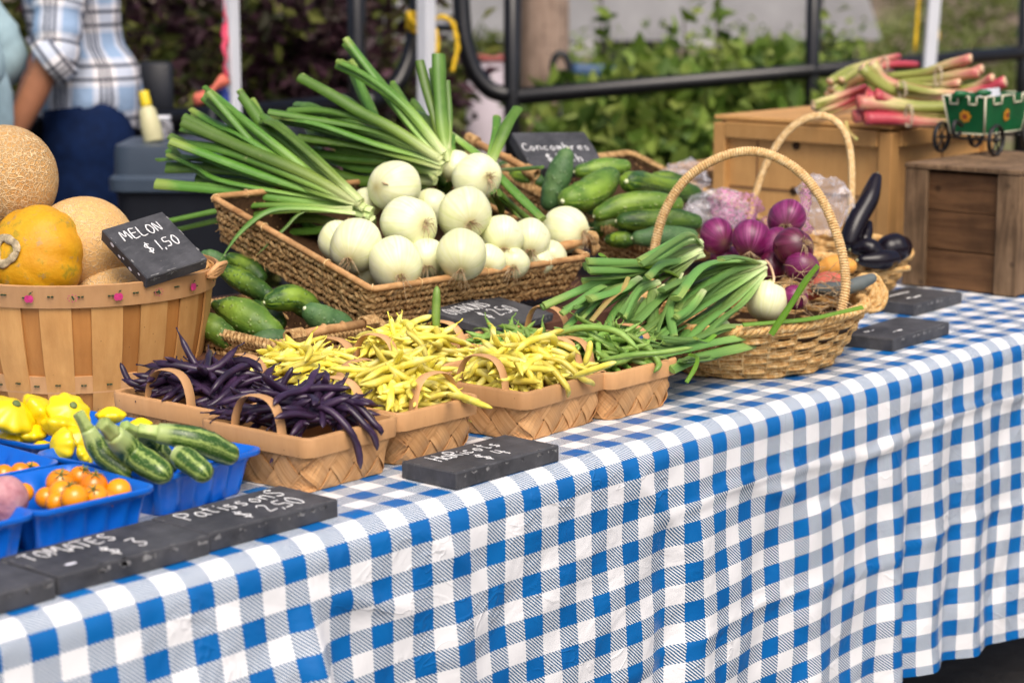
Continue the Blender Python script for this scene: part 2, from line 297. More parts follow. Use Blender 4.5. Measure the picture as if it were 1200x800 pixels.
def foliage(name, cols, trans=.25):
    t = NT(name); s_ = t.sep(t.coord('UV')); k = len(cols)
    c = t.ramp(s_[0], *[(i/(k-1), cc) for i, cc in enumerate(cols)]); MAT[name] = t.out(c, .55, .3, trans=trans)
foliage('weeds', [(.035, .070, .012), (.085, .155, .020), (.18, .27, .04), (.30, .36, .08), (.11, .18, .028)]); foliage('purple_leaves', [(.016, .006, .010), (.045, .016, .026), (.12, .055, .075), (.03, .03, .010)])
foliage('olive_leaves', [(.015, .022, .004), (.07, .085, .014), (.24, .25, .06), (.04, .06, .01)]); foliage('grass', [(.07, .10, .02), (.12, .16, .03), (.20, .21, .07)])

def groundm():
    t = NT('ground'); ob = t.coord(); n1 = t.noise(ob, .7, 4); n2 = t.noise(ob, 9, 5, .7)
    x = t.sep(ob); d = t.math('ADD', t.math('MULTIPLY', x[0], .757), t.math('MULTIPLY', x[1], .653))
    soil = t.ramp(n2, (.3, (.13, .10, .075)), (.7, (.24, .19, .145))); green = t.ramp(n2, (.3, (.06, .085, .02)), (.7, (.15, .17, .05)))
    far = t.mix(t.ramp(n1, (.55, 0), (.68, 1)), soil, green); asp = t.ramp(n2, (.3, (.035, .032, .03)), (.7, (.065, .06, .056)))
    c = t.mix(t.math('GREATER_THAN', t.math('ADD', d, n1), 5.8), asp, far); MAT['ground'] = t.out(c, .95, .15, t.bump(n2, .6, .02))
groundm()

# ------------------------------------------------------------------ mesh helpers
ORG = {}
class MB:
    def __init__(s): s.v = []; s.f = []; s.uv = []; s.nv = 0
    def add(s, verts, faces, uvs=None):
        b = s.nv; verts = np.asarray(verts, float); s.v.append(verts); s.nv += len(verts)
        for f in faces: s.f.append(tuple(i+b for i in f))
        s.uv.append(np.zeros((len(verts), 2)) if uvs is None else np.asarray(uvs, float)); return s
    def loft(s, rings, closed=True, cap0=True, cap1=True, uvs=None):
        R = np.asarray(rings, float); m, n = R.shape[:2]; F = []; e = n if closed else n-1
        for i in range(m-1):
            for j in range(e):
                k = (j+1) % n; F.append((i*n+j, i*n+k, (i+1)*n+k, (i+1)*n+j))
        V = R.reshape(-1, 3)
        if uvs is None: uvs = np.array([[j/n, i/(m-1)] for i in range(m) for j in range(n)])
        else: uvs = np.asarray(uvs, float).reshape(-1, 2)
        if cap0: F.append(tuple(range(n))[::-1])
        if cap1: F.append(tuple((m-1)*n+j for j in range(n)))
        return s.add(V, F, uvs)
    def tube(s, path, r, seg=8, flat=1.0, up=(0, 0, 1), cap=True, twist=0, uvm=False):
        P = np.asarray(path, float); m = len(P); r = np.broadcast_to(np.asarray(r, float), (m,)); up = np.asarray(up, float)
        T = np.gradient(P, axis=0); T /= np.linalg.norm(T, axis=1)[:, None]+1e-12; ang = np.arange(seg)/seg*2*PI
        rings = []; prev = None
        for i in range(m):
            sd = np.cross(T[i], up)
            if prev is not None and (np.linalg.norm(sd) < .15 or np.dot(sd, prev) < 0): sd = prev-T[i]*np.dot(prev, T[i])
            if np.linalg.norm(sd) < 1e-6: sd = np.cross(T[i], V3(1, .3, 0))
            sd /= np.linalg.norm(sd); prev = sd; nn = np.cross(sd, T[i])
            if twist:
                a = twist*i/(m-1); sd, nn = sd*math.cos(a)+nn*math.sin(a), nn*math.cos(a)-sd*math.sin(a)
            rings.append(P[i]+r[i]*(np.cos(ang)[:, None]*sd+flat*np.sin(ang)[:, None]*nn))
        uvs = None
        if uvm:
            L = np.concatenate([[0], np.cumsum(np.linalg.norm(np.diff(P, axis=0), axis=1))])
            uvs = np.array([[(j/seg)*2*PI*r.mean()*(1+flat)/2, L[i]] for i in range(m) for j in range(seg)])
        return s.loft(rings, True, cap, cap, uvs)
    def box(s, c, size, rot=None, bev=0):
        c = np.asarray(c, float); h = np.asarray(size, float)/2
        if bev:
            b = min(bev, *(h*.45)); V = []; F = []
            pts = {}
            for sx in (-1, 1):
                for sy in (-1, 1):
                    for sz in (-1, 1):
                        for ax in range(3):
                            p = h-b; p[ax] = h[ax]; pts[(sx, sy, sz, ax)] = len(V); V.append(p*V3(sx, sy, sz))
            I = lambda sx, sy, sz, ax: pts[(sx, sy, sz, ax)]
            for sg in (-1, 1):
                q = [(-1, -1), (1, -1), (1, 1), (-1, 1)]
                F.append([I(sg, a, b_, 0) for a, b_ in q][::sg]); F.append([I(a, sg, b_, 1) for a, b_ in q][::-sg]); F.append([I(a, b_, sg, 2) for a, b_ in q][::sg])
            for a in (-1, 1):
                for b_ in (-1, 1):
                    k = a*b_
                    F.append([I(a, b_, -1, 0), I(a, b_, -1, 1), I(a, b_, 1, 1), I(a, b_, 1, 0)][::k]); F.append([I(a, -1, b_, 2), I(a, -1, b_, 0), I(a, 1, b_, 0), I(a, 1, b_, 2)][::k]); F.append([I(-1, a, b_, 1), I(-1, a, b_, 2), I(1, a, b_, 2), I(1, a, b_, 1)][::k])
                    for sx in (1, -1): F.append([I(sx, a, b_, 0), I(sx, a, b_, 1), I(sx, a, b_, 2)][::sx*k])
            V = np.array(V)
        else:
            V = np.array([[x, y, z] for x in (-1, 1) for y in (-1, 1) for z in (-1, 1)])*h
            F = [(0, 1, 3, 2), (4, 6, 7, 5), (0, 4, 5, 1), (2, 3, 7, 6), (0, 2, 6, 4), (1, 5, 7, 3)]
        if rot is not None: V = V @ np.asarray(rot).T
        return s.add(V+c, F)
    def build(s, name, mat, parent=None, origin=None, smooth=True, auto=None):
        V = np.concatenate(s.v); U = np.concatenate(s.uv)
        if parent is not None: off = ORG[parent.name]
        elif origin is None: off = V3((V[:, 0].min()+V[:, 0].max())/2, (V[:, 1].min()+V[:, 1].max())/2, V[:, 2].min())
        else: off = np.asarray(origin, float)
        me = bpy.data.meshes.new(name); me.from_pydata((V-off).tolist(), [], s.f)
        ul = me.uv_layers.new(name='UVMap'); li = np.empty(len(me.loops), np.int32); me.loops.foreach_get('vertex_index', li)
        ul.data.foreach_set('uv', U[li].astype(np.float32).ravel())
        if smooth: me.polygons.foreach_set('use_smooth', [True]*len(me.polygons))
        me.update()
        if smooth and auto: me.set_sharp_from_angle(angle=rad(auto))
        me.materials.append(MAT[mat] if isinstance(mat, str) else mat)
        o = bpy.data.objects.new(name, me); col.objects.link(o)
        if parent is not None: o.parent = parent
        else: o.location = off
        ORG[o.name] = off; return o

def tag(o, label=None, cat=None, group=None, kind=None):
    if label: o['label'] = label
    if cat: o['category'] = cat
    if group: o['group'] = group
    if kind: o['kind'] = kind
    return o
def thing(name, loc, label, cat, group=None):
    o = bpy.data.objects.new(name, None); col.objects.link(o); o.location = loc; o.empty_display_size = .05
    ORG[o.name] = np.asarray(loc, float); return tag(o, label, cat, group)
def copy_tree(root, label=None, group=None):
    c = root.copy(); col.objects.link(c); ORG[c.name] = ORG[root.name]
    if label: c['label'] = label
    if group: c['group'] = group
    for ch in list(root.children):
        d = ch.copy(); col.objects.link(d); d.parent = c
        for g in list(ch.children):
            e = g.copy(); col.objects.link(e); e.parent = d
    return c
def smoothpath(pts, n=16):
    P = np.asarray(pts, float)
    if len(P) == 2: return P[0]+(P[1]-P[0])*np.linspace(0, 1, n)[:, None]
    Q = np.vstack([2*P[0]-P[1], P, 2*P[-1]-P[-2]]); L = np.linalg.norm(np.diff(P, axis=0), axis=1); cs = np.concatenate([[0], np.cumsum(L)])/L.sum(); out = []
    for t in np.linspace(0, 1, n):
        i = min(len(P)-2, max(0, int(np.searchsorted(cs, t, 'right')-1))); u = (t-cs[i])/(cs[i+1]-cs[i]+1e-12); a, b, c, d = Q[i:i+4]
        out.append(.5*(2*b+(c-a)*u+(2*a-5*b+4*c-d)*u*u+(3*b-a-3*c+d)*u**3))
    return np.array(out)
def rotz(a): c, s = math.cos(a), math.sin(a); return np.array([[c, -s, 0], [s, c, 0], [0, 0, 1]])
def axisrot(ax, a): return np.array(Matrix.Rotation(a, 3, Vector(ax)))
def frame_z(z, hint=(0, 0, 1)):
    z = np.asarray(z, float); z = z/np.linalg.norm(z); x = np.cross(hint, z)
    if np.linalg.norm(x) < 1e-4: x = V3(1, 0, 0)
    x /= np.linalg.norm(x); return np.array([x, np.cross(z, x), z]).T
def rrect(a, b, r, k=5, per=0):
    """rounded rectangle of half sizes a, b: points and outward normals"""
    P = []; N = []
    for cx, cy, a0 in ((a-r, b-r, 0), (-a+r, b-r, 90), (-a+r, -b+r, 180), (a-r, -b+r, 270)):
        for i in range(k+1):
            t = rad(a0+90*i/k); P.append((cx+r*math.cos(t), cy+r*math.sin(t))); N.append((math.cos(t), math.sin(t)))
    P = np.array(P); N = np.array(N)
    if per:
        Q = []; M_ = []
        for i in range(len(P)):
            j = (i+1) % len(P); L = np.linalg.norm(P[j]-P[i]); m = max(1, int(L/per))
            for q in range(m): Q.append(P[i]+(P[j]-P[i])*q/m); w = N[i]+(N[j]-N[i])*q/m; M_.append(w/np.linalg.norm(w))
        P = np.array(Q); N = np.array(M_)
    return P, N
def lathe(mb, prof, seg=24, rot=None, loc=(0, 0, 0), fn=None):
    ang = np.arange(seg)/seg*2*PI; rings = []
    for i, (r, z) in enumerate(prof):
        k = np.ones(seg) if fn is None else fn(ang, i/(len(prof)-1))
        rings.append(np.stack([r*k*np.cos(ang), r*k*np.sin(ang), np.full(seg, z)], 1))
    R = np.array(rings)
    if rot is not None: R = R @ np.asarray(rot).T
    return mb.loft(R+np.asarray(loc, float), True, True, True)
def sphere_prof(r, n=12, zs=1.0): return [(max(1e-4, r*math.sin(PI*i/n)), -r*zs*math.cos(PI*i/n)) for i in range(n+1)]
def wob(p, sc, seed=0):
    p = np.asarray(p)*sc; return (np.sin(p[..., 0]*1.7+seed)*np.sin(p[..., 1]*2.1+seed*1.3+1)+np.sin(p[..., 2]*1.9+p[..., 0]*.8+seed*2.1))*.5

# ================================================================== TABLE AND CLOTH
t = thing('folding_table', (0.45, .7, 0), 'long folding trestle table hidden under the blue gingham cloth', 'table')
MB().box((.45, .68, .722), (3.3, 1.28, .028), bev=.004).build('tabletop', 'table_grey', t, smooth=False)
for x in (-1.0, 1.275, 1.9):
    for y in (.18, 1.15): MB().tube([(x, y, 0), (x, y, .705)], .0135, 10).build('leg', 'black_paint', t)
m = MB(); m.tube([(1.275, .18, .12), (1.275, 1.15, .12)], .01, 8)
m.build('stretcher', 'black_paint', t)
MB().tube([(1.17, .12, .0), (1.26, .20, .40), (1.27, .22, .70)], .0135, 8).build('brace', 'black_paint', t)

def fold_off(u, q):
    """how far the hanging front of the cloth stands out, at distance q below the edge"""
    k = (q/.5)**.75; f = 0
    for c, w, a in ((-.11, .035, .020), (-.02, .05, -.008), (.325, .035, -.022), (.40, .035, .016), (.56, .05, -.012), (.70, .05, .012), (.93, .035, .022), (.985, .026, -.017), (1.06, .03, .011), (1.13, .024, -.012), (1.20, .03, .014), (1.28, .028, -.010), (1.4, .05, .015), (1.6, .05, -.02), (-.62, .09, .012), (-.85, .06, -.02), (-1.05, .06, .02)):
        f += a*math.exp(-((u-c)/w)**2)
    # the gathered corner near the left end
    s1 = 1/(1+math.exp((u+.352-.10*q)/.0075)); f += s1*.062*min(1, q/.12)+.030*math.exp(-((u+.372-.09*q)/.018)**2)*min(1, q/.05)
    f = f*k
    for z0, u0, u1, a in ((.075, .25, 1.6, .005), (.27, -.3, 2.0, .003)):
        if u0 < u < u1: f += a*math.exp(-((q-z0-.01*math.sin(u*9))/.006)**2)*min(1, (u-u0)*6)
    # crumpled diagonal pulls
    for uc, qc, dx, dq, a in ((-.27, .06, 1, .35, .006), (.62, .10, 1, .28, .006), (.72, .13, 1, .3, -.005), (.93, .07, 1, -.3, .007), (1.0, .05, 1, -.25, -.006), (.30, .05, 1, .9, .005), (-.12, .03, 1, .9, .004)):
        du, dv = u-uc, q-qc; L = math.hypot(dx, dq); al = (du*dx+dv*dq)/L; ac = (-du*dq+dv*dx)/L
        f += a*math.exp(-(al/.09)**2-(ac/.010)**2)
    f += .0022*math.sin(u*31+q*13)*math.sin(q*37+u*7)*min(1, q/.06)
    return f
us = np.arange(-1.25, 2.2, .0065); ss = list(np.linspace(1.32, .06, 56))
bend = [(.022-.022*math.sin(a), -.022*math.cos(a)) for a in np.linspace(0, 0, 1)]
prof = [(y, TZ+.002, 0) for y in ss]                                    # y, z, q
for a in np.linspace(.0, PI/2, 9): prof.append((.030-.034*math.sin(a), TZ+.002-.034+.034*math.cos(a), 0))
zq = np.linspace(0, .505, 64)[1:]
for q in zq: prof.append((-.004, TZ-.032-q, q))
arc = [0.0]
for (y0, z0, _), (y1, z1, _) in zip(prof, prof[1:]): arc.append(arc[-1]+math.hypot(y1-y0, z1-z0))
V = []; UV = []
for (y, z, q), a in zip(prof, arc):
    for u in us:
        dy = 0; dz = 0
        if q > 0:
            dy = -fold_off(u, q)-q*.02; hem = .012*math.sin(u*5.1)*q/.475; dz = -hem+.02*max(0, dy)
        elif y > .02: dz = .0009*math.sin(u*23+y*11)*math.sin(y*19-u*6)
        V.append((u, y+dy, z+dz)); UV.append((u+1.30-.008, arc[-1]-a+.012))
n = len(us); F = [(i*n+j, i*n+j+1, (i+1)*n+j+1, (i+1)*n+j) for i in range(len(prof)-1) for j in range(n-1)]
V = np.array(V); V[:, 0] += .004*np.sin(V[:, 2]*17)*np.clip((TZ-.03-V[:, 2])*6, 0, 1)
c = MB().add(V, [f[::-1] for f in F], UV).build('tablecloth', 'gingham')
tag(c, 'blue and white gingham plastic cloth covering the long market table', 'tablecloth')

RZ = .80                                                               # top of the low brown riser at the back
o = MB().box((.80, .82, RZ-.026), (1.50, .62, .05), bev=.003).build('wooden_board', 'brown_board', smooth=False)
tag(o, 'dark brown wooden board under the baskets at the back of the table', 'board')

# ================================================================== SLATES WITH CHALK WRITING
G = {  # strokes in a 0..1 high box, hand drawn
 'A': [[(0, 0), (.28, 1), (.5, .02)], [(.1, .36), (.44, .38)]], 'B': [[(.02, 0), (.04, 1), (.36, .85), (.36, .6), (.06, .53), (.42, .35), (.36, .05), (.02, 0)]], 'C': [[(.46, .85), (.25, 1), (.03, .62), (.08, .15), (.28, 0), (.48, .14)]],
 'D': [[(.03, 0), (.05, 1), (.4, .75), (.42, .3), (.03, 0)]], 'E': [[(.44, .97), (.06, 1), (.03, 0), (.44, .03)], [(.04, .52), (.36, .54)]], 'G': [[(.46, .85), (.22, 1), (.02, .5), (.16, .03), (.44, .1), (.45, .42), (.26, .42)]],
 'H': [[(.03, 0), (.06, 1)], [(.45, 0), (.46, 1)], [(.04, .5), (.46, .53)]], 'I': [[(.1, 0), (.12, 1)]], 'L': [[(.05, 1), (.03, .02), (.42, .03)]], 'M': [[(0, 0), (.1, 1), (.3, .35), (.5, 1), (.6, 0)]], 'N': [[(.03, 0), (.06, 1), (.42, .02), (.46, 1)]],
 'O': [[(.24, 1), (.03, .65), (.08, .15), (.28, 0), (.47, .4), (.42, .85), (.22, 1)]], 'P': [[(.04, 0), (.06, 1), (.42, .88), (.42, .6), (.07, .47)]], 'R': [[(.04, 0), (.06, 1), (.42, .86), (.4, .58), (.07, .48), (.45, 0)]], 'S': [[(.44, .88), (.25, 1), (.06, .78), (.22, .54), (.42, .32), (.28, .02), (.03, .12)]],
 'T': [[(.24, 0), (.26, .98)], [(-.02, .95), (.54, 1)]], 'V': [[(0, 1), (.24, 0), (.48, 1)]],
 'a': [[(.36, .52), (.16, .58), (.03, .25), (.16, .02), (.36, .2), (.37, .56), (.38, .1), (.46, 0)]], 'b': [[(.04, 1), (.05, .05), (.3, .02), (.38, .3), (.22, .55), (.05, .4)]], 'c': [[(.36, .48), (.18, .58), (.03, .28), (.16, .02), (.38, .1)]], 'e': [[(.05, .3), (.36, .34), (.26, .58), (.06, .4), (.1, .05), (.38, .08)]],
 'h': [[(.04, 1), (.04, 0)], [(.05, .4), (.24, .56), (.34, .4), (.35, 0)]], 'i': [[(.08, .55), (.1, 0)], [(.1, .78), (.11, .82)]], 'm': [[(.02, .55), (.04, 0), (.06, .45), (.2, .56), (.24, 0), (.28, .45), (.42, .54), (.46, 0)]], 'n': [[(.03, .55), (.05, 0), (.07, .42), (.26, .56), (.36, .4), (.37, 0)]], 'o': [[(.2, .57), (.03, .3), (.18, .01), (.37, .28), (.2, .57)]],
 'r': [[(.04, .55), (.06, 0), (.1, .4), (.32, .55)]], 's': [[(.32, .52), (.12, .55), (.08, .36), (.3, .22), (.22, .01), (.03, .06)]], 't': [[(.18, .95), (.16, .1), (.3, .01)], [(.02, .6), (.34, .63)]],
 '$': [[(.42, .82), (.22, .92), (.06, .72), (.22, .52), (.42, .3), (.24, .08), (.03, .18)], [(.25, 1.1), (.2, -.12)]], '0': [[(.24, 1), (.04, .6), (.1, .1), (.3, .02), (.45, .45), (.38, .9), (.24, 1)]], '1': [[(.16, 1), (.12, 0)]], '2': [[(.04, .8), (.22, 1), (.42, .75), (.05, .02), (.48, .05)]], '3': [[(.05, .95), (.42, .95), (.18, .58), (.44, .3), (.2, 0), (.02, .12)]],
 '4': [[(.1, 1), (.04, .42), (.5, .45)], [(.36, .95), (.32, 0)]], '5': [[(.44, 1), (.08, .98), (.05, .6), (.4, .5), (.36, .08), (.02, .05)]], ',': [[(.1, .08), (.04, -.16)]], '.': [[(.08, .0), (.1, .04)]], '~': [[(0, .4), (.12, .6), (.2, .35), (.34, .6), (.42, .38), (.56, .56)]], '-': [[(.05, .45), (.4, .5)]], ' ': []}
WID = {'M': .68, 'I': .22, 'i': .2, '1': .26, ',': .18, '.': .18, 'T': .56, 'm': .55, ' ': .3, '~': .6}
def letters(lines, place):
    """lines: (text, x, y, height) on the slate face; place(x, y, lift) -> world"""
    mb = MB(); rr = random.Random(len(lines[0][0])*7+3)
    for txt, x, y, h in lines:
        for ch in txt:
            jy = rr.uniform(-.06, .06)*h; js = rr.uniform(.92, 1.08)
            for st in G.get(ch, []):
                q = [(x+(px_+rr.uniform(-.02, .02))*h*js, y+jy+(py_+rr.uniform(-.02, .02))*h*js) for px_, py_ in st]
                n_ = max(4, 4*len(q)); S = smoothpath([(a, b, 0) for a, b in q], n_) if len(q) > 2 else smoothpath([(q[0][0], q[0][1], 0), (q[1][0], q[1][1], 0)], 5)
                mb.tube([place(a, b, .0007) for a, b, _ in S], [.0011*rr.uniform(.8, 1.25) for _ in S], 5, .4, up=place(0, 0, 1)-place(0, 0, 0))
            x += (WID.get(ch, .5)+.09)*h
    return mb
plain('worn', (.20, .20, .20), .9, .5, 300)
def slate_at(corner, ex, ey, w, l, th, label, lines, chips=(), name='chalkboard_slate'):
    """corner: top face's near left corner; ex, ey: unit vectors along the writing and away from the reader"""
    ex = ex/np.linalg.norm(ex); ey = ey-ex*np.dot(ex, ey); ey /= np.linalg.norm(ey); nz = np.cross(ex, ey); R = np.array([ex, ey, nz]).T
    cen = corner+ex*w/2+ey*l/2-nz*th/2
    o = MB().box(cen, (w, l, th), R, bev=.0016).build(name, 'chalkboard', smooth=False)
    tag(o, label, 'price slate', 'chalkboard price slates')
    pl = lambda a, b, lift: corner+ex*a+ey*b+nz*lift
    wr = MB(); rw = random.Random(int(abs(corner[0])*9999))
    for _ in range(16):
        sd = rw.random() < .6; q = rw.uniform(.04, .96); L_, T_ = rw.uniform(.001, .006), rw.uniform(.0006, .0016)
        a_, b_, da, db = (q*w, .0018, L_, T_) if sd else ((.0018 if rw.random() < .5 else w-.0018), q*l, T_, L_)
        wr.add([pl(a_+da*math.cos(z)*rw.uniform(.7, 1.1), b_+db*math.sin(z)*rw.uniform(.7, 1.1), .0004) for z in np.arange(7)/7*2*PI], [tuple(range(7))])
        if sd: wr.add([corner+ex*(q*w+L_*1.3*math.cos(z))-ey*.0005-nz*(.006*rw.random()+.0025+T_*math.sin(z)) for z in np.arange(7)/7*2*PI], [tuple(range(7))])
    wr.build('speck', 'worn', o, smooth=False)
    if lines: letters(lines, pl).build('chalk_lettering', 'chalk', o)
    if chips:
        m = MB()
        for a, b, ra, rb in chips:
            n_ = 11; rr = random.Random(int(a*9999)); ring = [pl(a+ra*math.cos(q*2*PI/n_)*rr.uniform(.7, 1.2), b+rb*math.sin(q*2*PI/n_)*rr.uniform(.7, 1.2), .0009) for q in range(n_)]
            m.add(ring, [tuple(range(n_))])
        m.build('paint_chip', 'paper', o, smooth=False)
    return o
X, Y = V3(1, 0, 0), V3(0, 1, 0)
ST = TZ+.024
def flat_slate(x, y, yaw, w, l, label, lines, **k):
    R = rotz(yaw); return slate_at(V3(x, y, ST), R @ X, R @ Y, w, l, .022, label, lines, **k)
flat_slate(-.885, .036, .0, .208, .105, 'blank dark slate lying in front of the tray with the pink root', [])
flat_slate(-.672, .040, .0, .207, .103, 'slate chalked with a tomato price in front of the cherry tomato tray', [('TOMATES', .014, .064, .027), ('$', .088, .020, .030), ('3', .128, .022, .030)], chips=[(.035, .025, .009, .004)])
flat_slate(-.462, .045, .0, .200, .101, 'slate chalked with a squash price in front of the zucchini tray', [('PatissonS', .022, .060, .031), ('$', .072, .018, .030), ('2,50', .108, .018, .030)])
flat_slate(-.078, .024, .0, .201, .095, 'slate chalked with a bean price in front of the yellow bean baskets', [('HaRicots', .030, .055, .028), ('$', .078, .016, .027), ('4', .112, .016, .030)])
flat_slate(1.423, .245, .02, .185, .118, 'slate with faint chalk scribble lying beside the old brown crate', [('~~~~~~', .02, .07, .026), ('~~~', .05, .03, .026)])
flat_slate(1.082, .090, .06, .215, .098, 'slate with two short chalk marks lying beside the oval wicker basket', [('~-', .03, .055, .03), ('-~', .06, .016, .03)])
# leaning slate in front of the white onions
a0, a1, b0 = at(578, 387, RZ+.018), at(645, 368, RZ+.018), at(512, 356, RZ+.042)
slate_at(a0, a1-a0, b0-a0, .19, .125, .014, 'dark slate chalked with an onion price leaning below the white onion basket', [('OIGNONS', .014, .082, .030), ('$', .056, .042, .031), ('2.50', .088, .042, .031)])
# melon slate leaning on the bushel rim
D = atd(110, 267, 3.02); ex = RT*.077+UPV*.030+FW*.060; ey = -(RT*.077-UPV*.073-FW*.062); Cc = atd(172, 326, 2.97)
MSL = slate_at(Cc, ex, ey, .104, .123, .020, 'slate chalked with a melon price propped on the rim of the melon basket', [('MELON', .016, .084, .022), ('$', .034, .046, .022), ('1,50', .052, .046, .022)])
chp = MB()
for q, e, s in ((.25, .3, .0030), (.42, .62, .0022), (.5, .45, .0016), (.66, .7, .0026), (.84, .35, .0018)):
    exn = ex/np.linalg.norm(ex); eyn = ey-exn*np.dot(ey, exn); eyn /= np.linalg.norm(eyn); nzn = np.cross(exn, eyn); c_ = Cc+eyn*.123*(1-q)-nzn*.020*e-exn*.0004; chp.add([c_+eyn*s*1.8*math.cos(w)+nzn*s*math.sin(w) for w in np.arange(7)/7*2*PI], [tuple(range(7))])
chp.build('worn_chip', 'paper', MSL, smooth=False)
# cucumber slate
Cc = atd(623, 197, 3.97); ex = RT*.128+UPV*.006+FW*.050; ey = RT*(-.050)+UPV*.050+FW*.05
slate_at(Cc, ex, ey, .156, .125, .024, 'slate chalked with a cucumber price standing behind the piled cucumbers', [('Concombres', .005, .060, .024), ('$', .042, .022, .024), ('1', .062, .022, .024), ('ch.', .090, .020, .025)])

# ================================================================== SPLINT QUART BASKETS
def quart_basket(cx, cy, a, b, yaw, label, handles, H=.069):
    """a, b: half sizes at the rim; handles: list of sides '+x','-x','+y','-y'"""
    t = thing('splint_basket', (cx, cy, TZ+.002), label, 'basket', 'woven splint bean baskets'); t.rotation_euler[2] = yaw
    org = V3(cx, cy, TZ+.002)
    def ring(k, z, off=0):
        P, N = rrect(a*k, b*k, .014, 5, .02); P = P+N*off
        return np.c_[P[:, 0], P[:, 1], np.full(len(P), z)]
    P, N = rrect(a, b, .014, 5, .02); per = np.concatenate([[0], np.cumsum(np.linalg.norm(np.diff(P, axis=0), axis=1))])
    ks = [(.82, 0), (.845, .012), (.88, .032), (.915, .052), (.945, H)]
    m0 = len(P); R = []; U = []
    for k, z in ks:
        Pk, Nk = rrect(a, b, .014, 5, .02); Pk = Pk*k; R.append(np.c_[Pk, np.full(len(Pk), z)]+org); U.append(np.c_[per, np.full(len(per), z)])
    mb = MB(); mb.loft(R, True, True, False, np.array(U))
    Ri = [np.c_[(P*k-N*.003), np.full(len(P), z+.003)]+org for k, z in ks]
    mb.loft(Ri[::-1], True, False, True, np.array(U)[::-1]); mb.build('lining', 'splint_wood', t, auto=50)
    wv = MB(); Wd = .034; PL = np.vstack([P, P[:1]]); NL = np.vstack([N, N[:1]]); pl_ = np.concatenate([per, [per[-1]+np.linalg.norm(P[0]-P[-1])]]); LT = pl_[-1]; rr = random.Random(int(cx*1e4))
    def surf(u, v, off):
        v = min(H-.004, max(.0012, v)); u = u % LT; k = np.interp(v, [z for _, z in ks], [k_ for k_, _ in ks]); q = np.array([np.interp(u, pl_, PL[:, 0]), np.interp(u, pl_, PL[:, 1])])*k; nn_ = np.array([np.interp(u, pl_, NL[:, 0]), np.interp(u, pl_, NL[:, 1])]); nn_ /= np.linalg.norm(nn_); q = q+nn_*off; return V3(q[0], q[1], v)+org
    s2 = math.sqrt(.5); nst = int(LT/(Wd/s2)); Wd = LT*s2/nst
    for fam in (0, 1):
        for i in range(-4, nst+5):
            R4 = []; U4 = []; tone_ = rr.randrange(999); hw = Wd*.455*rr.uniform(.95, 1.02)
            a0_ = None
            for s in np.linspace(-.2, 1.2, 22):
                v = s*H
                if fam == 0: b_ = i*Wd; a_ = b_+v/s2; ph = a_
                else: a_ = i*Wd; b_ = a_-v/s2; ph = b_
                off = (.0019 if fam == 0 else -.0019)*math.cos(PI*ph/Wd)*(-1)**(i % 2)+.0032; row = []
                for e, o_ in ((-hw, 0), (hw, 0), (hw, -.0012), (-hw, -.0012)):
                    aa, bb = (a_, b_+e) if fam == 0 else (a_+e, b_); row.append(surf((aa+bb)*s2, (aa-bb)*s2, off+o_)); U4.append((tone_+.02+.9*(s+.2)/1.4*.1, e))
                R4.append(row)
            um = ((i*Wd)/s2 if fam == 0 else (i*Wd)/s2)
            if -.02 <= um+ (H/2 if fam == 0 else -H/2) <= LT+.02: wv.loft(R4, True, True, True, U4)
    wv.build('woven_side', 'splint_strip', t, smooth=False)
    bd = MB(); bn = []
    for z, o1 in ((H-.021, .0012), (H-.021, .0042), (H+.001, .0048), (H+.0035, .003), (H+.0035, -.003), (H+.001, -.0052), (H-.021, -.0052)):
        k = .965-(H-z)*.5; bn.append(np.c_[P*k+N*o1, np.full(len(P), z)]+org)
    bd.loft(bn, True, False, False, np.array([np.c_[per, np.full(len(per), q*.01)] for q in range(len(bn))])); bd.build('rim_band', 'splint_wood', t, auto=40)
    for hs in handles:
        sgn = 1 if hs[0] == '+' else -1; ax = hs[1]; L = .043; hh = .044; Q = []
        inset = (a if ax == 'x' else b)*.965-.008
        for q in np.linspace(-1, 1, 17):
            z = H-.022+(hh+.022)*(1-abs(q)**2.7); w = L*math.sin(q*PI/2*.98)
            ins = inset-.003*(1-abs(q)); Q.append(V3(sgn*ins, w, z) if ax == 'x' else V3(w, sgn*ins, z))
        Q = np.array(Q)+org; MB().tube(Q, .0018, 8, 4.4, up=X if ax == 'x' else Y).build('handle', 'handle_wood', t, auto=60)
    return t
BAS = {}
for key, cx, cy, a, b, yaw, lab, hs in (
    ('P2', -.142, .236, .086, .097, .045, 'splint basket of purple beans behind the zucchini tray and its slate', ('-x', '+x')),
    ('Y2', .034, .236, .080, .083, .0, 'splint basket of yellow beans between the purple ones and the bean slate', ('-y', '+y')),
    ('Y3', .256, .205, .100, .085, .06, 'splint basket of yellow beans beside the front basket of green beans', ('-x', '+x')),
    ('G1', .425, .196, .083, .085, .02, 'splint basket of green beans nearest the oval wicker basket', ('-x', '+x')),
    ('P1', -.110, .448, .082, .108, .04, 'splint basket of purple beans against the melon basket', ('-x', '+x')),
    ('Y1', .062, .450, .080, .088, .0, 'splint basket of yellow beans just behind both purple bean baskets', ('+x',)),
    ('Y4', .262, .425, .086, .090, .02, 'splint basket of yellow beans below the leaning onion slate', ('-x', '+x')),
    ('G2', .472, .395, .086, .086, .03, 'splint basket of green beans behind the other green bean basket', ('+x',))):
    BAS[key] = (quart_basket(cx, cy, a, b, yaw, lab, hs), cx, cy, a, b, yaw)

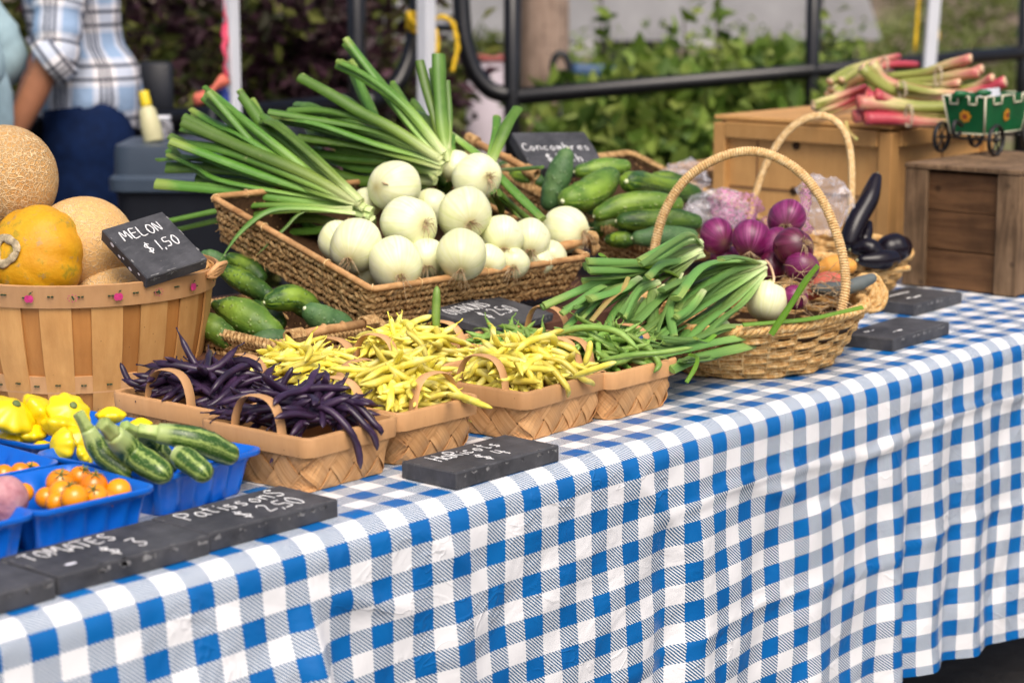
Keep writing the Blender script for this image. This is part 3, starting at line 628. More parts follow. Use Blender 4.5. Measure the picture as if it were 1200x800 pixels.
def bean_mesh(name, mat, L, r, bend, seed):
    rr = random.Random(seed); s = np.linspace(-.5, .5, 13); P = np.stack([s*L, bend*L*(s*s*4-.33)*.5+.004*np.sin(s*9+seed), .003*np.sin(s*7+seed)], 1)
    w = np.clip(1-np.abs(s*2)**9, 0, 1)**.6; rd = r*(.18+.82*w)*(1+.07*np.sin(s*46+seed)); rd[0] = r*.12; rd[-1] = r*.2
    mb = MB().tube(P, rd, 7, .8); e = P[-1]; mb.tube([e-V3(.001, 0, 0), e+V3(.006, .002, .001), e+V3(.010, .005, .002)], [r*.22, r*.16, r*.2], 5)
    o = mb.build(name, mat, origin=(0, 0, 0)); return o
BEANS = {}
for nm, mt, L, r in (('yellow_bean', 'yellow_bean', .134, .0054), ('purple_bean', 'purple_bean', .140, .0060), ('green_bean', 'green_bean', .132, .0047)):
    BEANS[nm] = [bean_mesh(nm, mt, L*k, r*kk, bd, i) for i, (k, kk, bd) in enumerate(((1, 1, .16), (.9, 1.08, .36), (1.1, .95, -.24), (.82, 1.05, .6), (1.0, .92, .05)))]
FRESH = {k: list(v) for k, v in BEANS.items()}
def place_bean(nm, i, M, label, group):
    src = BEANS[nm][i]
    if src in FRESH[nm]: FRESH[nm].remove(src); o = src
    else: o = src.copy(); col.objects.link(o)
    o.matrix_world = M; return tag(o, label, 'bean', group)
def heap(key, nm, n, top, label, seed, spread=.95):
    _, cx, cy, a, b, yaw = BAS[key]; rr = random.Random(seed); g = nm.replace('_', ' ')+'s in the splint baskets'
    for i in range(n):
        lay = i/n; sx, sy = (rr.uniform(-1, 1) for _ in '12'); sx *= spread; sy *= spread*(.84 if nm == 'purple_bean' else 1)
        if max(abs(sx), abs(sy)) > .72 and rr.random() < .55: sx *= .7; sy *= .7
        h = lambda x, y: top*(1-x*x*.85)*(1-y*y*.85)
        x, y = sx*a*.82, sy*b*.82; z = TZ+.066+h(sx, sy)*(.35+.65*lay)
        yw = rr.gauss(rr.choice((.3, 1.1, 2.1, -.4)), .55); tilt = rr.gauss(0, .13)
        gx = -(h(sx+.05, sy)-h(sx-.05, sy))/(.1*a); gy = -(h(sx, sy+.05)-h(sx, sy-.05))/(.1*b); nz = V3(gx*.5, gy*.5, 1); nz /= np.linalg.norm(nz)
        d = V3(math.cos(yw), math.sin(yw), 0); d -= nz*np.dot(d, nz); d /= np.linalg.norm(d); d = d+nz*tilt; d /= np.linalg.norm(d)
        # keep the ends over the basket
        for sg in (1, -1):
            ex_, ey_ = x+d[0]*sg*.055, y+d[1]*sg*.055; lim = .90 if z+d[2]*sg*.055 > TZ+.084 else .76; ox = max(0, abs(ex_)-a*lim); oy = max(0, abs(ey_)-b*lim)
            x -= math.copysign(ox, ex_); y -= math.copysign(oy, ey_)
        sd = np.cross(nz, d); sd /= np.linalg.norm(sd); up = np.cross(d, sd); ro = rr.uniform(-1.2, 1.2); sd2 = sd*math.cos(ro)+up*math.sin(ro); up2 = np.cross(d, sd2)
        w = rotz(yaw) @ V3(x, y, 0); M = Matrix.Identity(4); Rr = rotz(yaw) @ np.array([d, sd2, up2]).T
        for r_ in range(3):
            for c_ in range(3): M[r_][c_] = Rr[r_][c_]
        M[0][3], M[1][3], M[2][3] = cx+w[0], cy+w[1], z
        place_bean(nm, rr.randrange(5), M, label, g)
heap('P2', 'purple_bean', 54, .054, 'purple bean heaped in the splint basket behind the zucchini', 1)
heap('P1', 'purple_bean', 54, .052, 'purple bean heaped in the splint basket beside the melon basket', 2)
heap('Y2', 'yellow_bean', 82, .060, 'yellow bean heaped in the splint basket behind the bean slate', 3)
heap('Y3', 'yellow_bean', 84, .064, 'yellow bean heaped in the splint basket next to the green beans', 4)
heap('Y1', 'yellow_bean', 62, .050, 'yellow bean heaped in the basket behind the purple beans', 5)
heap('Y4', 'yellow_bean', 72, .056, 'yellow bean heaped in the basket below the onion slate', 6)
heap('G1', 'green_bean', 84, .058, 'green bean heaped in the splint basket next to the wicker basket', 7)
heap('G2', 'green_bean', 60, .012, 'green bean heaped in the splint basket behind the other green beans', 8)
# single beans that hang over an edge or stick up: paths through real points on the heap
def lone_bean(nm, pts, r, label):
    P = smoothpath([np.asarray(p) for p in pts], 14); s = np.linspace(-1, 1, 14); rd = r*(.2+.8*np.clip(1-np.abs(s)**4, 0, 1)**.6)
    tag(MB().tube(P, rd, 8, .85).build(nm, nm), label, 'bean', nm.replace('_', ' ')+'s in the splint baskets')
def over_rim(key, lx, dx, drop, r, label, nm='purple_bean'):
    _, cx, cy, a, b, yaw = BAS[key]; Q = [(lx-dx*.7, -b*.945+.040, TZ+.102), (lx-dx*.3, -b*.945+.016, TZ+.098), (lx, -b*.945-.011, TZ+.076), (lx+dx*.5, -b*.945-.016, TZ+.076-drop*.5), (lx+dx*.8, -b*.945-.014, TZ+.076-drop)]
    lone_bean(nm, [rotz(yaw) @ V3(x, y, 0)+V3(cx, cy, z) for x, y, z in Q], r, label)
over_rim('P2', -.018, .020, .052, .0056, 'long purple bean hanging down the corner of its splint basket')
over_rim('P2', .012, .022, .034, .0054, 'short purple bean hanging over the rim beside the longest hanging one')
over_rim('P2', .028, .012, .016, .0056, 'curved purple bean draped over the basket rim above the others')
lone_bean('purple_bean', [atd(326, 462, 2.76), atd(334, 446, 2.76), atd(343, 430, 2.76)], .005, 'purple bean standing up beside the basket handle')
lone_bean('purple_bean', [atd(312, 462, 2.78), atd(316, 450, 2.78), atd(317, 438, 2.78)], .0045, 'short purple bean with pale tip standing upright in the heap')
lone_bean('purple_bean', [atd(232, 472, 2.74), atd(250, 480, 2.72), atd(267, 488, 2.70)], .0048, 'purple bean poking out over the rim toward the next basket')
lone_bean('purple_bean', [atd(172, 462, 2.88), atd(152, 447, 2.88), atd(141, 425, 2.88)], .0048, 'purple bean sticking up against the melon basket staves')
lone_bean('yellow_bean', [atd(525, 462, 2.74), atd(545, 466, 2.70), atd(562, 473, 2.67), atd(577, 478, 2.66)], .0055, 'yellow bean poking far out past the basket corner')
lone_bean('yellow_bean', [atd(672, 441, 2.82), atd(695, 433, 2.80), atd(722, 424, 2.79)], .0054, 'yellow bean lying across the gap toward the green beans')
over_rim('Y3', -.020, .004, .020, .0054, 'yellow bean hanging down over the rim in the middle', 'yellow_bean')
over_rim('Y3', .022, .030, .014, .0054, 'yellow bean bending over the rim near the corner', 'yellow_bean')
over_rim('Y2', .040, .034, .008, .0054, 'yellow bean drooping over the rim next to the slate', 'yellow_bean')
over_rim('G1', .020, -.02, .012, .0050, 'green bean bent over the rim of its basket', 'green_bean')
lone_bean('yellow_bean', [atd(685, 428, 2.86), atd(690, 412, 2.86), atd(692, 399, 2.86)], .0052, 'yellow bean standing upright beside the curved handle')
lone_bean('yellow_bean', [atd(500, 420, 2.95), atd(493, 402, 2.95), atd(476, 388, 2.96)], .0052, 'yellow bean sticking up beside a basket handle at the back')
lone_bean('green_bean', [atd(640, 395, 3.02), atd(680, 384, 3.0), atd(722, 388, 2.98), atd(748, 409, 2.96)], .0058, 'long arched green bean lying on top of its heap')
lone_bean('green_bean', [atd(702, 423, 2.90), atd(740, 416, 2.88), atd(775, 413, 2.88), atd(812, 407, 2.90)], .005, 'long green bean reaching out toward the wicker basket')
lone_bean('green_bean', [atd(511, 388, 3.1), atd(511, 362, 3.1), atd(512, 335, 3.1)], .0066, 'broad green bean pod standing straight up')

# ================================================================== BLUE PLASTIC TRAYS
def tray(cx, cy, a, b, yaw, label, H=.055):
    t = thing('plastic_tray', (cx, cy, TZ+.002), label, 'tray', 'blue plastic produce trays'); t.rotation_euler[2] = yaw; org = V3(cx, cy, TZ+.002)
    P, N = rrect(a, b, .02, 6, .006); per = np.concatenate([[0], np.cumsum(np.linalg.norm(np.diff(P, axis=0), axis=1))])
    rib = .5+.5*np.tanh(4*np.sin(per/.033*2*PI)); R = []
    for k, z, rb in ((.80, 0, 0), (.82, .002, .3), (.86, .02, 1), (.90, .040, 1), (.925, .0465, .0)): R.append(np.c_[P*k-N*(rib*rb*.007)[:, None], np.full(len(P), z)]+org)
    for k, o_, z in ((.94, 0, .0475), (1.0, 0, .049), (1.0, .0015, H-.004), (1.0, .001, H), (.985, -.001, H+.0008), (.955, 0, H-.0005)): R.append(np.c_[P*k+N*o_, np.full(len(P), z)]+org)
    for k, z, rb in ((.93, .048, 0), (.89, .039, 1), (.84, .02, 1), (.80, .004, 0)): R.append(np.c_[P*k-N*(rib*rb*.007+.0015)[:, None], np.full(len(P), z)]+org)
    MB().loft(R, True, True, True).build('tray_shell', 'blue_plastic', t, auto=50); return t
tray(-.522, .238, .082, .084, -.05, 'blue plastic tray full of orange cherry tomatoes above its slate')
tray(-.338, .297, .090, .110, .13, 'blue plastic tray holding striped zucchini beside the purple beans')
tray(-.685, .243, .080, .084, -.02, 'blue plastic tray with one knobbly pink root')
tray(-.522, .412, .082, .080, -.04, 'blue plastic tray of a few tomatoes behind the full tomato tray')
tray(-.330, .500, .092, .075, .10, 'blue plastic tray of yellow pattypan squash behind the zucchini')
tray(-.500, .585, .085, .080, .0, 'blue plastic tray of pattypan squash against the melon basket')
tray(-.690, .425, .075, .075, .0, 'blue plastic tray, empty, at the end behind the pink root')

def blob(name, mat, c, r, zs=1.0, rot=None, fn=None, bump=0, seed=0, seg=28, n=14, parent=None, prof=None):
    mb = MB(); lathe(mb, prof or sphere_prof(r, n, zs), seg, rot, (0, 0, 0), fn); V = mb.v[0]
    if bump: L = np.linalg.norm(V, axis=1)[:, None]+1e-9; V = V+V/L*(bump*wob(V, 1.6/r, seed))[:, None]
    mb.v[0] = V+np.asarray(c); return mb.build(name, mat, parent)
# cherry tomatoes
TOM = [(71, 566, 16, .796), (94, 559, 12.5, .797), (110, 569, 15.5, .795), (139, 575, 14, .790), (54, 583, 12, .787), (72, 578, 14.5, .793), (87, 583, 15.5, .797), (112, 581, 13.5, .795), (100, 588, 13, .788), (28, 577, 11, .787), (5, 556, 11.5, .79), (24, 553, 11, .79), (37, 552, 10.5, .787), (125, 586, 12, .786), (66, 588, 12, .786)]
for i, (x, y, r, z) in enumerate(TOM):
    p = at(x, y, z); r *= 1.1; rr = r/FPX*np.dot(p-CAM, FW); t = thing('cherry_tomato', p-V3(0, 0, rr), 'orange cherry tomato lying behind the full tomato tray' if i in (10, 11, 12) else 'orange cherry tomato piled in the blue tray behind the tomato slate', 'tomato', 'orange cherry tomatoes')
    fr = frame_z(V3(random.uniform(-.7, .4), random.uniform(-.7, .3), .8)); blob('fruit', 'tomato', p, rr, .94, fr, seg=20, n=12, parent=t)
    if i in (0, 1, 2, 6, 7, 12):
        m = MB(); tip = p+fr[:, 2]*rr*.92
        for k in range(5):
            d = fr[:, 0]*math.cos(k*1.256)+fr[:, 1]*math.sin(k*1.256); m.tube([tip, tip+d*rr*.35+fr[:, 2]*.0012, tip+d*rr*.62+fr[:, 2]*.002], [.0012, .0011, .0003], 5, .5)
        m.tube([tip, tip+fr[:, 2]*.004, tip+fr[:, 2]*.006+fr[:, 0]*.003], .001, 5); m.build('calyx', 'stem_green', t)
p = at(6, 587, .80)
o = blob('pink_root_vegetable', 'pink_root', p, .0245, 1.2, rotz(.4), bump=.0035, seed=3); tag(o, 'knobbly pink root vegetable in the blue tray at the end', 'root vegetable')

# pattypan squash
def pattypan(px, py, z, rpx, squash, axis, label):
    p = at(px, py, z); r = 1.12*rpx/FPX*np.dot(p-CAM, FW); fr = frame_z(axis); t = thing('pattypan_squash', p-V3(0, 0, r*squash), label, 'squash', 'yellow pattypan squash')
    fn = lambda a, q: 1+.055*np.cos(a*9)*math.sin(PI*min(1, max(0, q)))**2
    prof = [(.02, -.62), (.35, -.60), (.68, -.42), (.92, -.15), (1.0, .05), (.93, .22), (.70, .42), (.45, .60), (.25, .70), (.16, .72), (.02, .70)]
    P_ = smoothpath([(a, b, 0) for a, b in prof], 22); blob('flesh', 'pattypan', p, r, 1, fr, fn, seg=54, prof=[(max(1e-4, a*r), b*r*squash) for a, b, _ in P_], parent=t)
    tip = p+fr[:, 2]*r*squash*.70
    if 'stem' in label: MB().tube([tip-fr[:, 2]*.003, tip+fr[:, 2]*.002, tip+fr[:, 2]*.0035], [r*.19, r*.17, r*.14], 9).build('stem', 'stem_green', t)
    return t
for a in ((12, 487, .825, 27, .85, (.1, -.55, .8), 'large yellow pattypan with dark stem at the end of the back row'), (47, 484, .822, 24, .9, (.7, -.3, .6), 'yellow pattypan wedged between two others, pointed end out'),
          (80, 484, .824, 24, .85, (-.1, -.75, .7), 'yellow pattypan with round stem showing, highest of the pile'), (72, 501, .810, 22, .8, (.4, .2, .9), 'smooth yellow pattypan lying below the highest one'),
          (73, 522, .798, 19, .95, (1, -.2, -.2), 'bell shaped yellow pattypan at the tray edge'), (99, 533, .788, 12, .9, (.5, -.5, .5), 'small yellow pattypan in the tray corner beside zucchini'),
          (130, 487, .812, 16, .85, (.1, .1, 1), 'yellow pattypan showing just above the zucchini'), (49, 525, .788, 11, .9, (-.3, -.3, .8), 'smallest yellow pattypan at the tray end'),
          (95, 513, .80, 17, .9, (.2, -.6, .7), 'yellow pattypan half hidden behind the dark zucchini'), (18, 512, .795, 18, .7, (.1, -.1, 1), 'flat yellow pattypan lying low in the back tray'),
          (38, 508, .80, 18, .8, (0, 0, 1), 'yellow pattypan low in the gap of the back tray'), (165, 497, .80, 12, .8, (0, 0, 1), 'yellow pattypan peeping out behind the pale zucchini')):
    pattypan(*a)

veg('zucchini_stem', [(.20, .30, .07), (.34, .44, .13), (.46, .54, .20)], 60, .5)
# zucchini and cucumbers share one builder: a tapered, slightly bent tube
def gourd(name, mat, pts, rpx, label, cat, group, taper=(.62, .95, 1.0, .98, .7), cut=None, wob_=.035, seg=22):
    P = smoothpath([np.asarray(p) for p in pts], 22); d = np.dot(P.mean(0)-CAM, FW); r = rpx/FPX*d; s = np.linspace(0, 1, 22)
    rd = r*np.interp(s, np.linspace(0, 1, len(taper)), taper)*(1+wob_*np.sin(s*9+rpx*7)+wob_*.4*np.sin(s*23+rpx)); P = P+np.outer(np.sin(s*PI*1.0)*r*.16*math.sin(rpx*37+pts[0][0]*50), UPV)
    T0 = P[1]-P[0]; T1 = P[-1]-P[-2]; T0 /= np.linalg.norm(T0); T1 /= np.linalg.norm(T1)
    if cut is None:
        e0 = [P[0]-T0*rd[0]*k for k in (.85, .72, .42)]; q0 = [rd[0]*k for k in (.05, .5, .85)]
    else: e0 = []; q0 = []
    e1 = [P[-1]+T1*rd[-1]*k for k in (.42, .72, .85)]; q1 = [rd[-1]*k for k in (.85, .5, .05)]
    t = thing(name, (P.mean(0)[0], P.mean(0)[1], P[:, 2].min()-r*.8), label, cat, group)
    MB().tube(np.vstack(e0+[P]+e1) if e0 else np.vstack([P]+e1), q0+list(rd)+q1, seg, .96).build('flesh', mat, t)
    if cut == 'stem': 
        ang_ = np.arange(20)/20*2*PI; B_2 = frame_z(-T0); m_ = MB()
        m_.loft([P[0]-T0*q+(B_2[:, 0]*np.cos(ang_)[:, None]+B_2[:, 1]*np.sin(ang_)[:, None])*(rd[0]*k*(1+.13*np.cos(ang_*5)))[:, None] for q, k in ((-.003, .9), (.005, .74), (.014, .66), (.022, .70), (.0235, .60))]); m_.build('stem', 'zucchini_stem', t)
    elif cut == 'flat': MB().tube([P[0]+T0*.001, P[0]-T0*.0015], [rd[0]*.97, rd[0]*.9], 18).build('cut_end', 'cut_flesh', t)
    else: MB().tube([e0[0]+T0*.0025, e0[0]-T0*.0015], [rd[0]*.24, rd[0]*.16], 9).build('blossom_end', 'cut_flesh', t)
    return t
ZG = 'zucchini in the blue tray'
gourd('zucchini', 'zucchini', [at(103, 503, .845), at(118, 527, .82), at(148, 553, .795)], 14, 'dark zucchini against the yellow pattypan squash', 'zucchini', ZG, (.70, .95, 1, 1, .8), 'stem')
gourd('zucchini', 'zucchini', [at(132, 508, .848), at(155, 530, .82), at(190, 554, .801)], 17, 'striped zucchini in the middle, its pale neck raised', 'zucchini', ZG, (.74, .92, 1, 1.02, .85), 'stem')
gourd('zucchini', 'zucchini', [at(158, 507, .835), at(180, 525, .81), at(200, 545, .79)], 14, 'zucchini mostly hidden under the pale striped ones', 'zucchini', ZG, (.7, .9, 1, 1, .8), 'stem')
gourd('zucchini', 'zucchini', [at(185, 507, .838), at(225, 516, .828), at(268, 532, .805)], 16.5, 'pale striped zucchini lying lengthwise on the pile', 'zucchini', ZG, (.72, .9, 1, 1.02, .9), 'stem')
gourd('zucchini', 'zucchini', [at(207, 532, .818), at(222, 543, .809), at(238, 553, .802)], 15, 'short zucchini showing its round cut end', 'zucchini', ZG, (.8, .98, 1, 1, .9), 'flat')

# ================================================================== BUSHEL BASKET AND MELONS
bc = atd(93, 325, 3.15)[:2]; BR0, BR1, BH = .160, .196, .190; org = V3(bc[0], bc[1], TZ+.002)
t = thing('bushel_basket', org, 'round slatted bushel basket of melons with apples printed on its rim', 'basket')
NS = 34
for k in range(NS):
    a = k/NS*2*PI; w = 2*PI/NS*(.62 if k % 2 else .52); off = .004 if k % 2 else .0; rings = []
    for z in np.linspace(0, 1, 6):
        r = BR0+(BR1-BR0)*z+.006*math.sin(z*PI); rr_ = []
        for o_ in (0, 1):
            for q in (np.linspace(-1, 1, 5) if o_ == 0 else np.linspace(1, -1, 5)):
                R_ = r+off+(0 if o_ else .003); rr_.append(org+V3(R_*math.cos(a+q*w), R_*math.sin(a+q*w), z*BH))
        rings.append(rr_)
    MB().loft(rings).build('stave', 'stave_wood' if k % 2 else 'inner_stave_wood', t, auto=40)
def hoop(z0, z1, r0, r1, name, th=.004, mat='stave_wood'):
    m = MB(); ang = np.arange(96)/96*2*PI; R = []
    for r, z in ((r0, z0), (r0+th, z0+.001), (r1+th, z1-.001), (r1, z1), (r0, z0)): R.append(np.c_[r*np.cos(ang), r*np.sin(ang), np.full(96, z)]+org)
    m.loft(R, True, False, False); return m.build(name, mat, t, auto=40)
hoop(BH-.030, BH+.004, BR1+.004, BR1+.010, 'rim_hoop', .004, 'splint_wood'); hoop(BH-.028, BH+.002, BR1-.008, BR1-.004, 'inner_hoop')
hoop(.030, .058, BR0+.012, BR0+.017, 'lower_hoop', .004, 'splint_wood')
nl = MB()
for k in range(NS):
    for z_, r_ in ((.044, BR0+.0205), (BH-.012, BR1+.0128)):
        for da in (-.012, .012):
            a = k/NS*2*PI+da+.02*math.sin(k*5); nl.box(org+V3(r_*math.cos(a), r_*math.sin(a), z_+.004*math.sin(k*3)), (.003, .0034, .0016), rotz(a))
nl.build('nail', 'leaf_ink', t, smooth=False)
MB().tube([org+V3(0, 0, .001), org+V3(0, 0, .006)], BR0, 48).build('base', 'stave_wood', t, auto=40)
MB().tube([org+V3(0, 0, BH-.13), org+V3(0, 0, BH-.125)], BR0+.015, 48).build('liner', 'stave_wood', t, auto=40)
va = math.atan2(CAM[1]-bc[1], CAM[0]-bc[0])
ap = MB(); sp = MB()
for i, px in enumerate((10, 59, 111, 158, 200, 226)):
    lat = ((px-600)/FPX*3.0) - ((93-600)/FPX*3.15); th_ = math.asin(max(-.97, min(.97, lat/(BR1+.014)))); a = va+th_; rad_ = BR1+.0150
    def onb(du, dz): A_ = a+du/rad_; return org+V3(rad_*math.cos(A_), rad_*math.sin(A_), BH-.0135+dz+0*du)
    if i % 2 == 0:
        for s in (-1, 1): ap.add([onb(s*.0025+.0042*math.cos(q), -.001+.0055*math.sin(q)) for q in np.arange(12)/12*2*PI], [tuple(range(12))])
        sp.add([onb(.0005, .004), onb(.0015, .004), onb(.001, .0075), onb(.0003, .0075)], [(0, 1, 2, 3)]); sp.add([onb(.001, .006), onb(.004, .0065), onb(.005, .0085), onb(.002, .0085)], [(0, 1, 2, 3)])
    else:
        sp.add([onb(-.002, .003), onb(.0005, .0035), onb(.003, -.002), onb(.001, -.0035)], [(0, 1, 2, 3)])
        for q in np.arange(8)/8*2*PI: ap.add([onb(.0065*math.cos(q)+.0009*math.cos(w), .005*math.sin(q)+.0009*math.sin(w)) for w in np.arange(6)/6*2*PI], [tuple(range(6))])
ap.build('apple_print', 'apple_pink', t, smooth=False); sp.build('leaf_print', 'leaf_ink', t, smooth=False)
ha = va+1.25; hp = org+V3((BR1+.012)*math.cos(ha), (BR1+.012)*math.sin(ha), BH-.004); tg = V3(-math.sin(ha), math.cos(ha), 0); hn = V3(math.cos(ha), math.sin(ha), 0)
m = MB()
for k in range(4): m.tube([hp+tg*(-.035), hp+tg*(-.02)+hn*(.006+.002*k)+V3(0, 0, .006*k-.004), hp+tg*.02+hn*(.008+.002*k)+V3(0, 0, .004*k), hp+tg*.035], .004, 6)
m.build('wire_grip', 'splint_wood', t)

def melon(px, py, d, rpx, zs, mat, axis, label, ribs=0, bump=.002, seed=1, depth=0):
    p = atd(px, py, d); r = rpx/FPX*d; fr = frame_z(axis); t = thing('melon', p-V3(0, 0, r), label, 'melon', 'melons in the bushel basket')
    fn = None if not ribs else (lambda a, q: 1-depth*np.abs(np.cos(a*ribs/2))**6*math.sin(PI*q))
    blob('rind', mat, p, r, zs, fr, fn, bump, seed, 64, 28, t); return t, p, r, fr
melon(5, 209, 3.17, 64, .97, 'cantaloupe', (.3, -.2, .9), 'netted tan cantaloupe on top of the melon pile', seed=2)
melon(100, 287, 3.14, 60, .95, 'smooth_melon', (.5, .1, .8), 'pale orange cantaloupe behind the ribbed melon and the slate', seed=4)
mt, p, r, fr = melon(42, 301, 3.075, 61, .86, 'ribbed_melon', -FW*.85+UPV*.10-RT*.45, 'yellow orange ribbed melon with a round corky scar facing out', 10, .0045, 5, .045)
sc = MB(); tip = p+fr[:, 2]*r*.845; ang = np.arange(40)/40*2*PI
ringp = [tip+(fr[:, 0]*math.cos(a)+fr[:, 1]*math.sin(a))*(.0185+.002*math.sin(a*3+1))+fr[:, 2]*.0005 for a in list(ang)+[0]]
sc.tube(ringp, [.0066+.0008*math.sin(i*.9) for i in range(41)], 8, .42, up=fr[:, 2], cap=False); sc.build('scar_ring', 'melon_scar', mt)
melon(130, 345, 3.12, 40, .9, 'smooth_melon', (0, 0, 1), 'smooth tan melon low in the basket under the slate', seed=8)
melon(-4, 318, 3.24, 60, .9, 'cantaloupe', (0, .2, 1), 'tan melon deep in the basket behind the ribbed one', seed=9)

# ================================================================== SEAGRASS BASKETS
def seagrass(cx, cy, z0, a, b, H, yaw, tilt, label, ends=(), k0=.9, rim=True, back_lift=0):
    """a along the table, b into it; tilt lifts the back edge"""
    t = thing('seagrass_basket', (cx, cy, z0), label, 'basket', 'braided seagrass baskets'); org = V3(cx, cy, z0)
    Rm = rotz(yaw) @ axisrot((1, 0, 0), tilt); piv = V3(0, -b, 0); W = lambda p: (np.asarray(p)-piv) @ Rm.T + (rotz(yaw) @ piv) + org
    m = MB(); rows = max(3, int(H/.0105)); rr = random.Random(int(cx*1000))
    for j in range(rows):
        z = (j+.5)*H/rows; k = k0+(1-k0)*z/H; P, N = rrect(a*k, b*k, .02, 5, .0100)
        for i in range(len(P)):
            T = V3(-N[i][1], N[i][0], 0); s = 1 if j % 2 else -1; dv = T*1.0+V3(0, 0, .62*s); dv /= np.linalg.norm(dv); c = V3(P[i][0], P[i][1], z)+V3(N[i][0], N[i][1], 0)*rr.uniform(-.0014, .0022)
            L = .0088*rr.uniform(.75, 1.4); dv = dv+V3(0, 0, rr.uniform(-.25, .25)); n3 = V3(N[i][0], N[i][1], 0)
            pth = np.array([c-dv*L-n3*.0012, c-dv*L*.45+n3*.0016, c+dv*L*.45+n3*.0016, c+dv*L-n3*.0012]); m.tube(W(pth), [.0018, .0042*rr.uniform(.75, 1.25), .0040, .0015], 5, .7, up=W(n3)-W((0, 0, 0)), cap=False)
    for _ in range(150):   # stray ends of grass
        P, N = rrect(a*.97, b*.97, .02, 5, .01); i = rr.randrange(len(P)); c = V3(P[i][0], P[i][1], rr.uniform(.1, .95)*H); n3 = V3(N[i][0], N[i][1], 0); T = V3(-N[i][1], N[i][0], 0)
        m.tube(W(np.array([c, c+n3*.005+T*rr.uniform(-.01, .01), c+n3*rr.uniform(.006, .012)+T*rr.uniform(-.02, .02)+V3(0, 0, rr.uniform(-.01, .012))])), [.0009, .0008, .0004], 4, cap=False)
    m.build('braided_side', 'seagrass', t)
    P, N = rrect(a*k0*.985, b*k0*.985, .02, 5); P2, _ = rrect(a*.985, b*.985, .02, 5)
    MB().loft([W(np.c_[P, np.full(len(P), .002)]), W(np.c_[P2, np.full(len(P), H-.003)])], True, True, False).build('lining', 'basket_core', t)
    if rim:
        r_ = MB(); P, N = rrect(a*1.0, b*1.0, .012, 4, .03); pth = np.c_[P, np.full(len(P), H+.003)]; pth = np.vstack([pth, pth[:1]]); r_.tube(W(pth), .0062, 8, .9, cap=False, up=W((0, 0, 1))-W((0, 0, 0))); r_.build('bamboo_rim', 'bamboo', t)
        tb = MB()
        for i in range(3, len(P), 5):
            n3 = V3(N[i][0], N[i][1], 0); c = V3(P[i][0], P[i][1], H+.003); tb.tube(W(np.array([c+(n3*math.cos(q)+V3(0, 0, 1)*math.sin(q))*.0072 for q in np.linspace(0, 2*PI, 9)])), .0012, 4, cap=False)
        tb.build('stitching', 'cane', t)
    else:
        r_ = MB(); P, N = rrect(a, b, .02, 5, .008); 
        for i in range(len(P)):
            T = V3(-N[i][1], N[i][0], 0); n3 = V3(N[i][0], N[i][1], 0); c = V3(P[i][0], P[i][1], H+.003); r_.tube(W(np.array([c-n3*.006-T*.004, c+V3(0, 0, .006), c+n3*.006+T*.004, c+n3*.004-V3(0, 0, .007)+T*.006])), .0038, 5, cap=False)
        r_.build('rope_rim', 'seagrass', t)
    for side, lift in ends:   # a bamboo grip raised above one short side, bound at both ends
        sx, sy = side; L = .055 if rim else .078; c = V3(sx*a, sy*b, H+lift); T = V3(0, 1, 0) if sx else V3(1, 0, 0)
        MB().tube(W(np.array([c-T*L, c-T*.02+V3(0, 0, .002), c-T*.018+V3(0, 0, .0035), c-T*.015+V3(0, 0, .002), c+T*.02, c+T*.022+V3(0, 0, .002), c+T*.025, c+T*L])), [.0078, .0075, .0088, .0075, .0075, .0088, .0075, .0078], 10).build('grip', 'bamboo', t)
        for e in (-1, 1):
            wr = MB()
            for k in range(7):
                cc = c+T*e*(L-.012+.004*k); wr.tube(W(np.array([cc+(np.cross(T, V3(0, 0, 1))*math.cos(q)+V3(0, 0, 1)*math.sin(q))*.0105 for q in np.linspace(0, 2*PI, 10)])), .0026, 5, cap=False)
            for k in range(3): wr.tube(W(np.array([c+T*e*(L-.006+.006*k), c+T*e*(L+.006*k)-V3(0, 0, lift*.6), c+T*e*(L-.004)-V3(0, 0, lift+.006)])), .0042, 5, cap=False)
            wr.build('grip_rope', 'seagrass', t)
    return t, W
ob, WO = seagrass(.608, .796, RZ+.016, .252, .205, .070, -.055, .28, 'large braided seagrass basket heaped with white onions', [], .93)
lb, WL = seagrass(.252, .735, TZ+.004, .120, .152, .080, .0, .04, 'seagrass basket of cucumbers between the melons and the white onions', [((0, -1), .012)], .9, False)
rb, WR = seagrass(1.30, .830, RZ+.015, .215, .185, .055, .02, .34, 'seagrass basket of cucumbers below the cucumber slate', [((-1, 1), .03)], .93, False)
# the onion basket's second grip, on its near right corner
gp = [atd(634, 297, 3.55), atd(650, 292, 3.57), atd(668, 286, 3.59), atd(688, 279, 3.61)]
MB().tube(smoothpath(gp, 14), [.0085*(1+.12*(i in (4, 9))) for i in range(14)], 10).build('grip', 'bamboo', ob)
m = MB()
for k in range(6): m.tube([gp[3]+(V3(0, 1, 0)*math.cos(q)+V3(0, 0, 1)*math.sin(q))*.011+RT*(.002*k) for q in np.linspace(0, 2*PI, 10)], .0026, 5, cap=False)
for k in range(3): m.tube([gp[3]+RT*.004*k, gp[3]+RT*(.012+.004*k)-V3(0, 0, .015), gp[3]+RT*.01-V3(0, 0, .03)], .0045, 5)
m.build('grip_rope', 'seagrass', ob); m = MB(); m.tube([gp[0], gp[0]-RT*.012-V3(0, 0, .012), gp[0]-RT*.018-V3(0, 0, .026)], .0025, 5); m.build('grip_rope', 'seagrass', ob)
CG = 'cucumbers in the seagrass baskets'
def cuke(mat, pts, rpx, label, **k): return gourd('cucumber', mat, [atd(*p) for p in pts], rpx, label, 'cucumber', CG, k.pop('taper', (.66, .93, 1.0, .96, .7)), **k)
cuke('cucumber', [(262, 316, 3.40), (290, 331, 3.37), (314, 346, 3.34)], 14, 'dark cucumber with a pale tip against the onion basket wall')
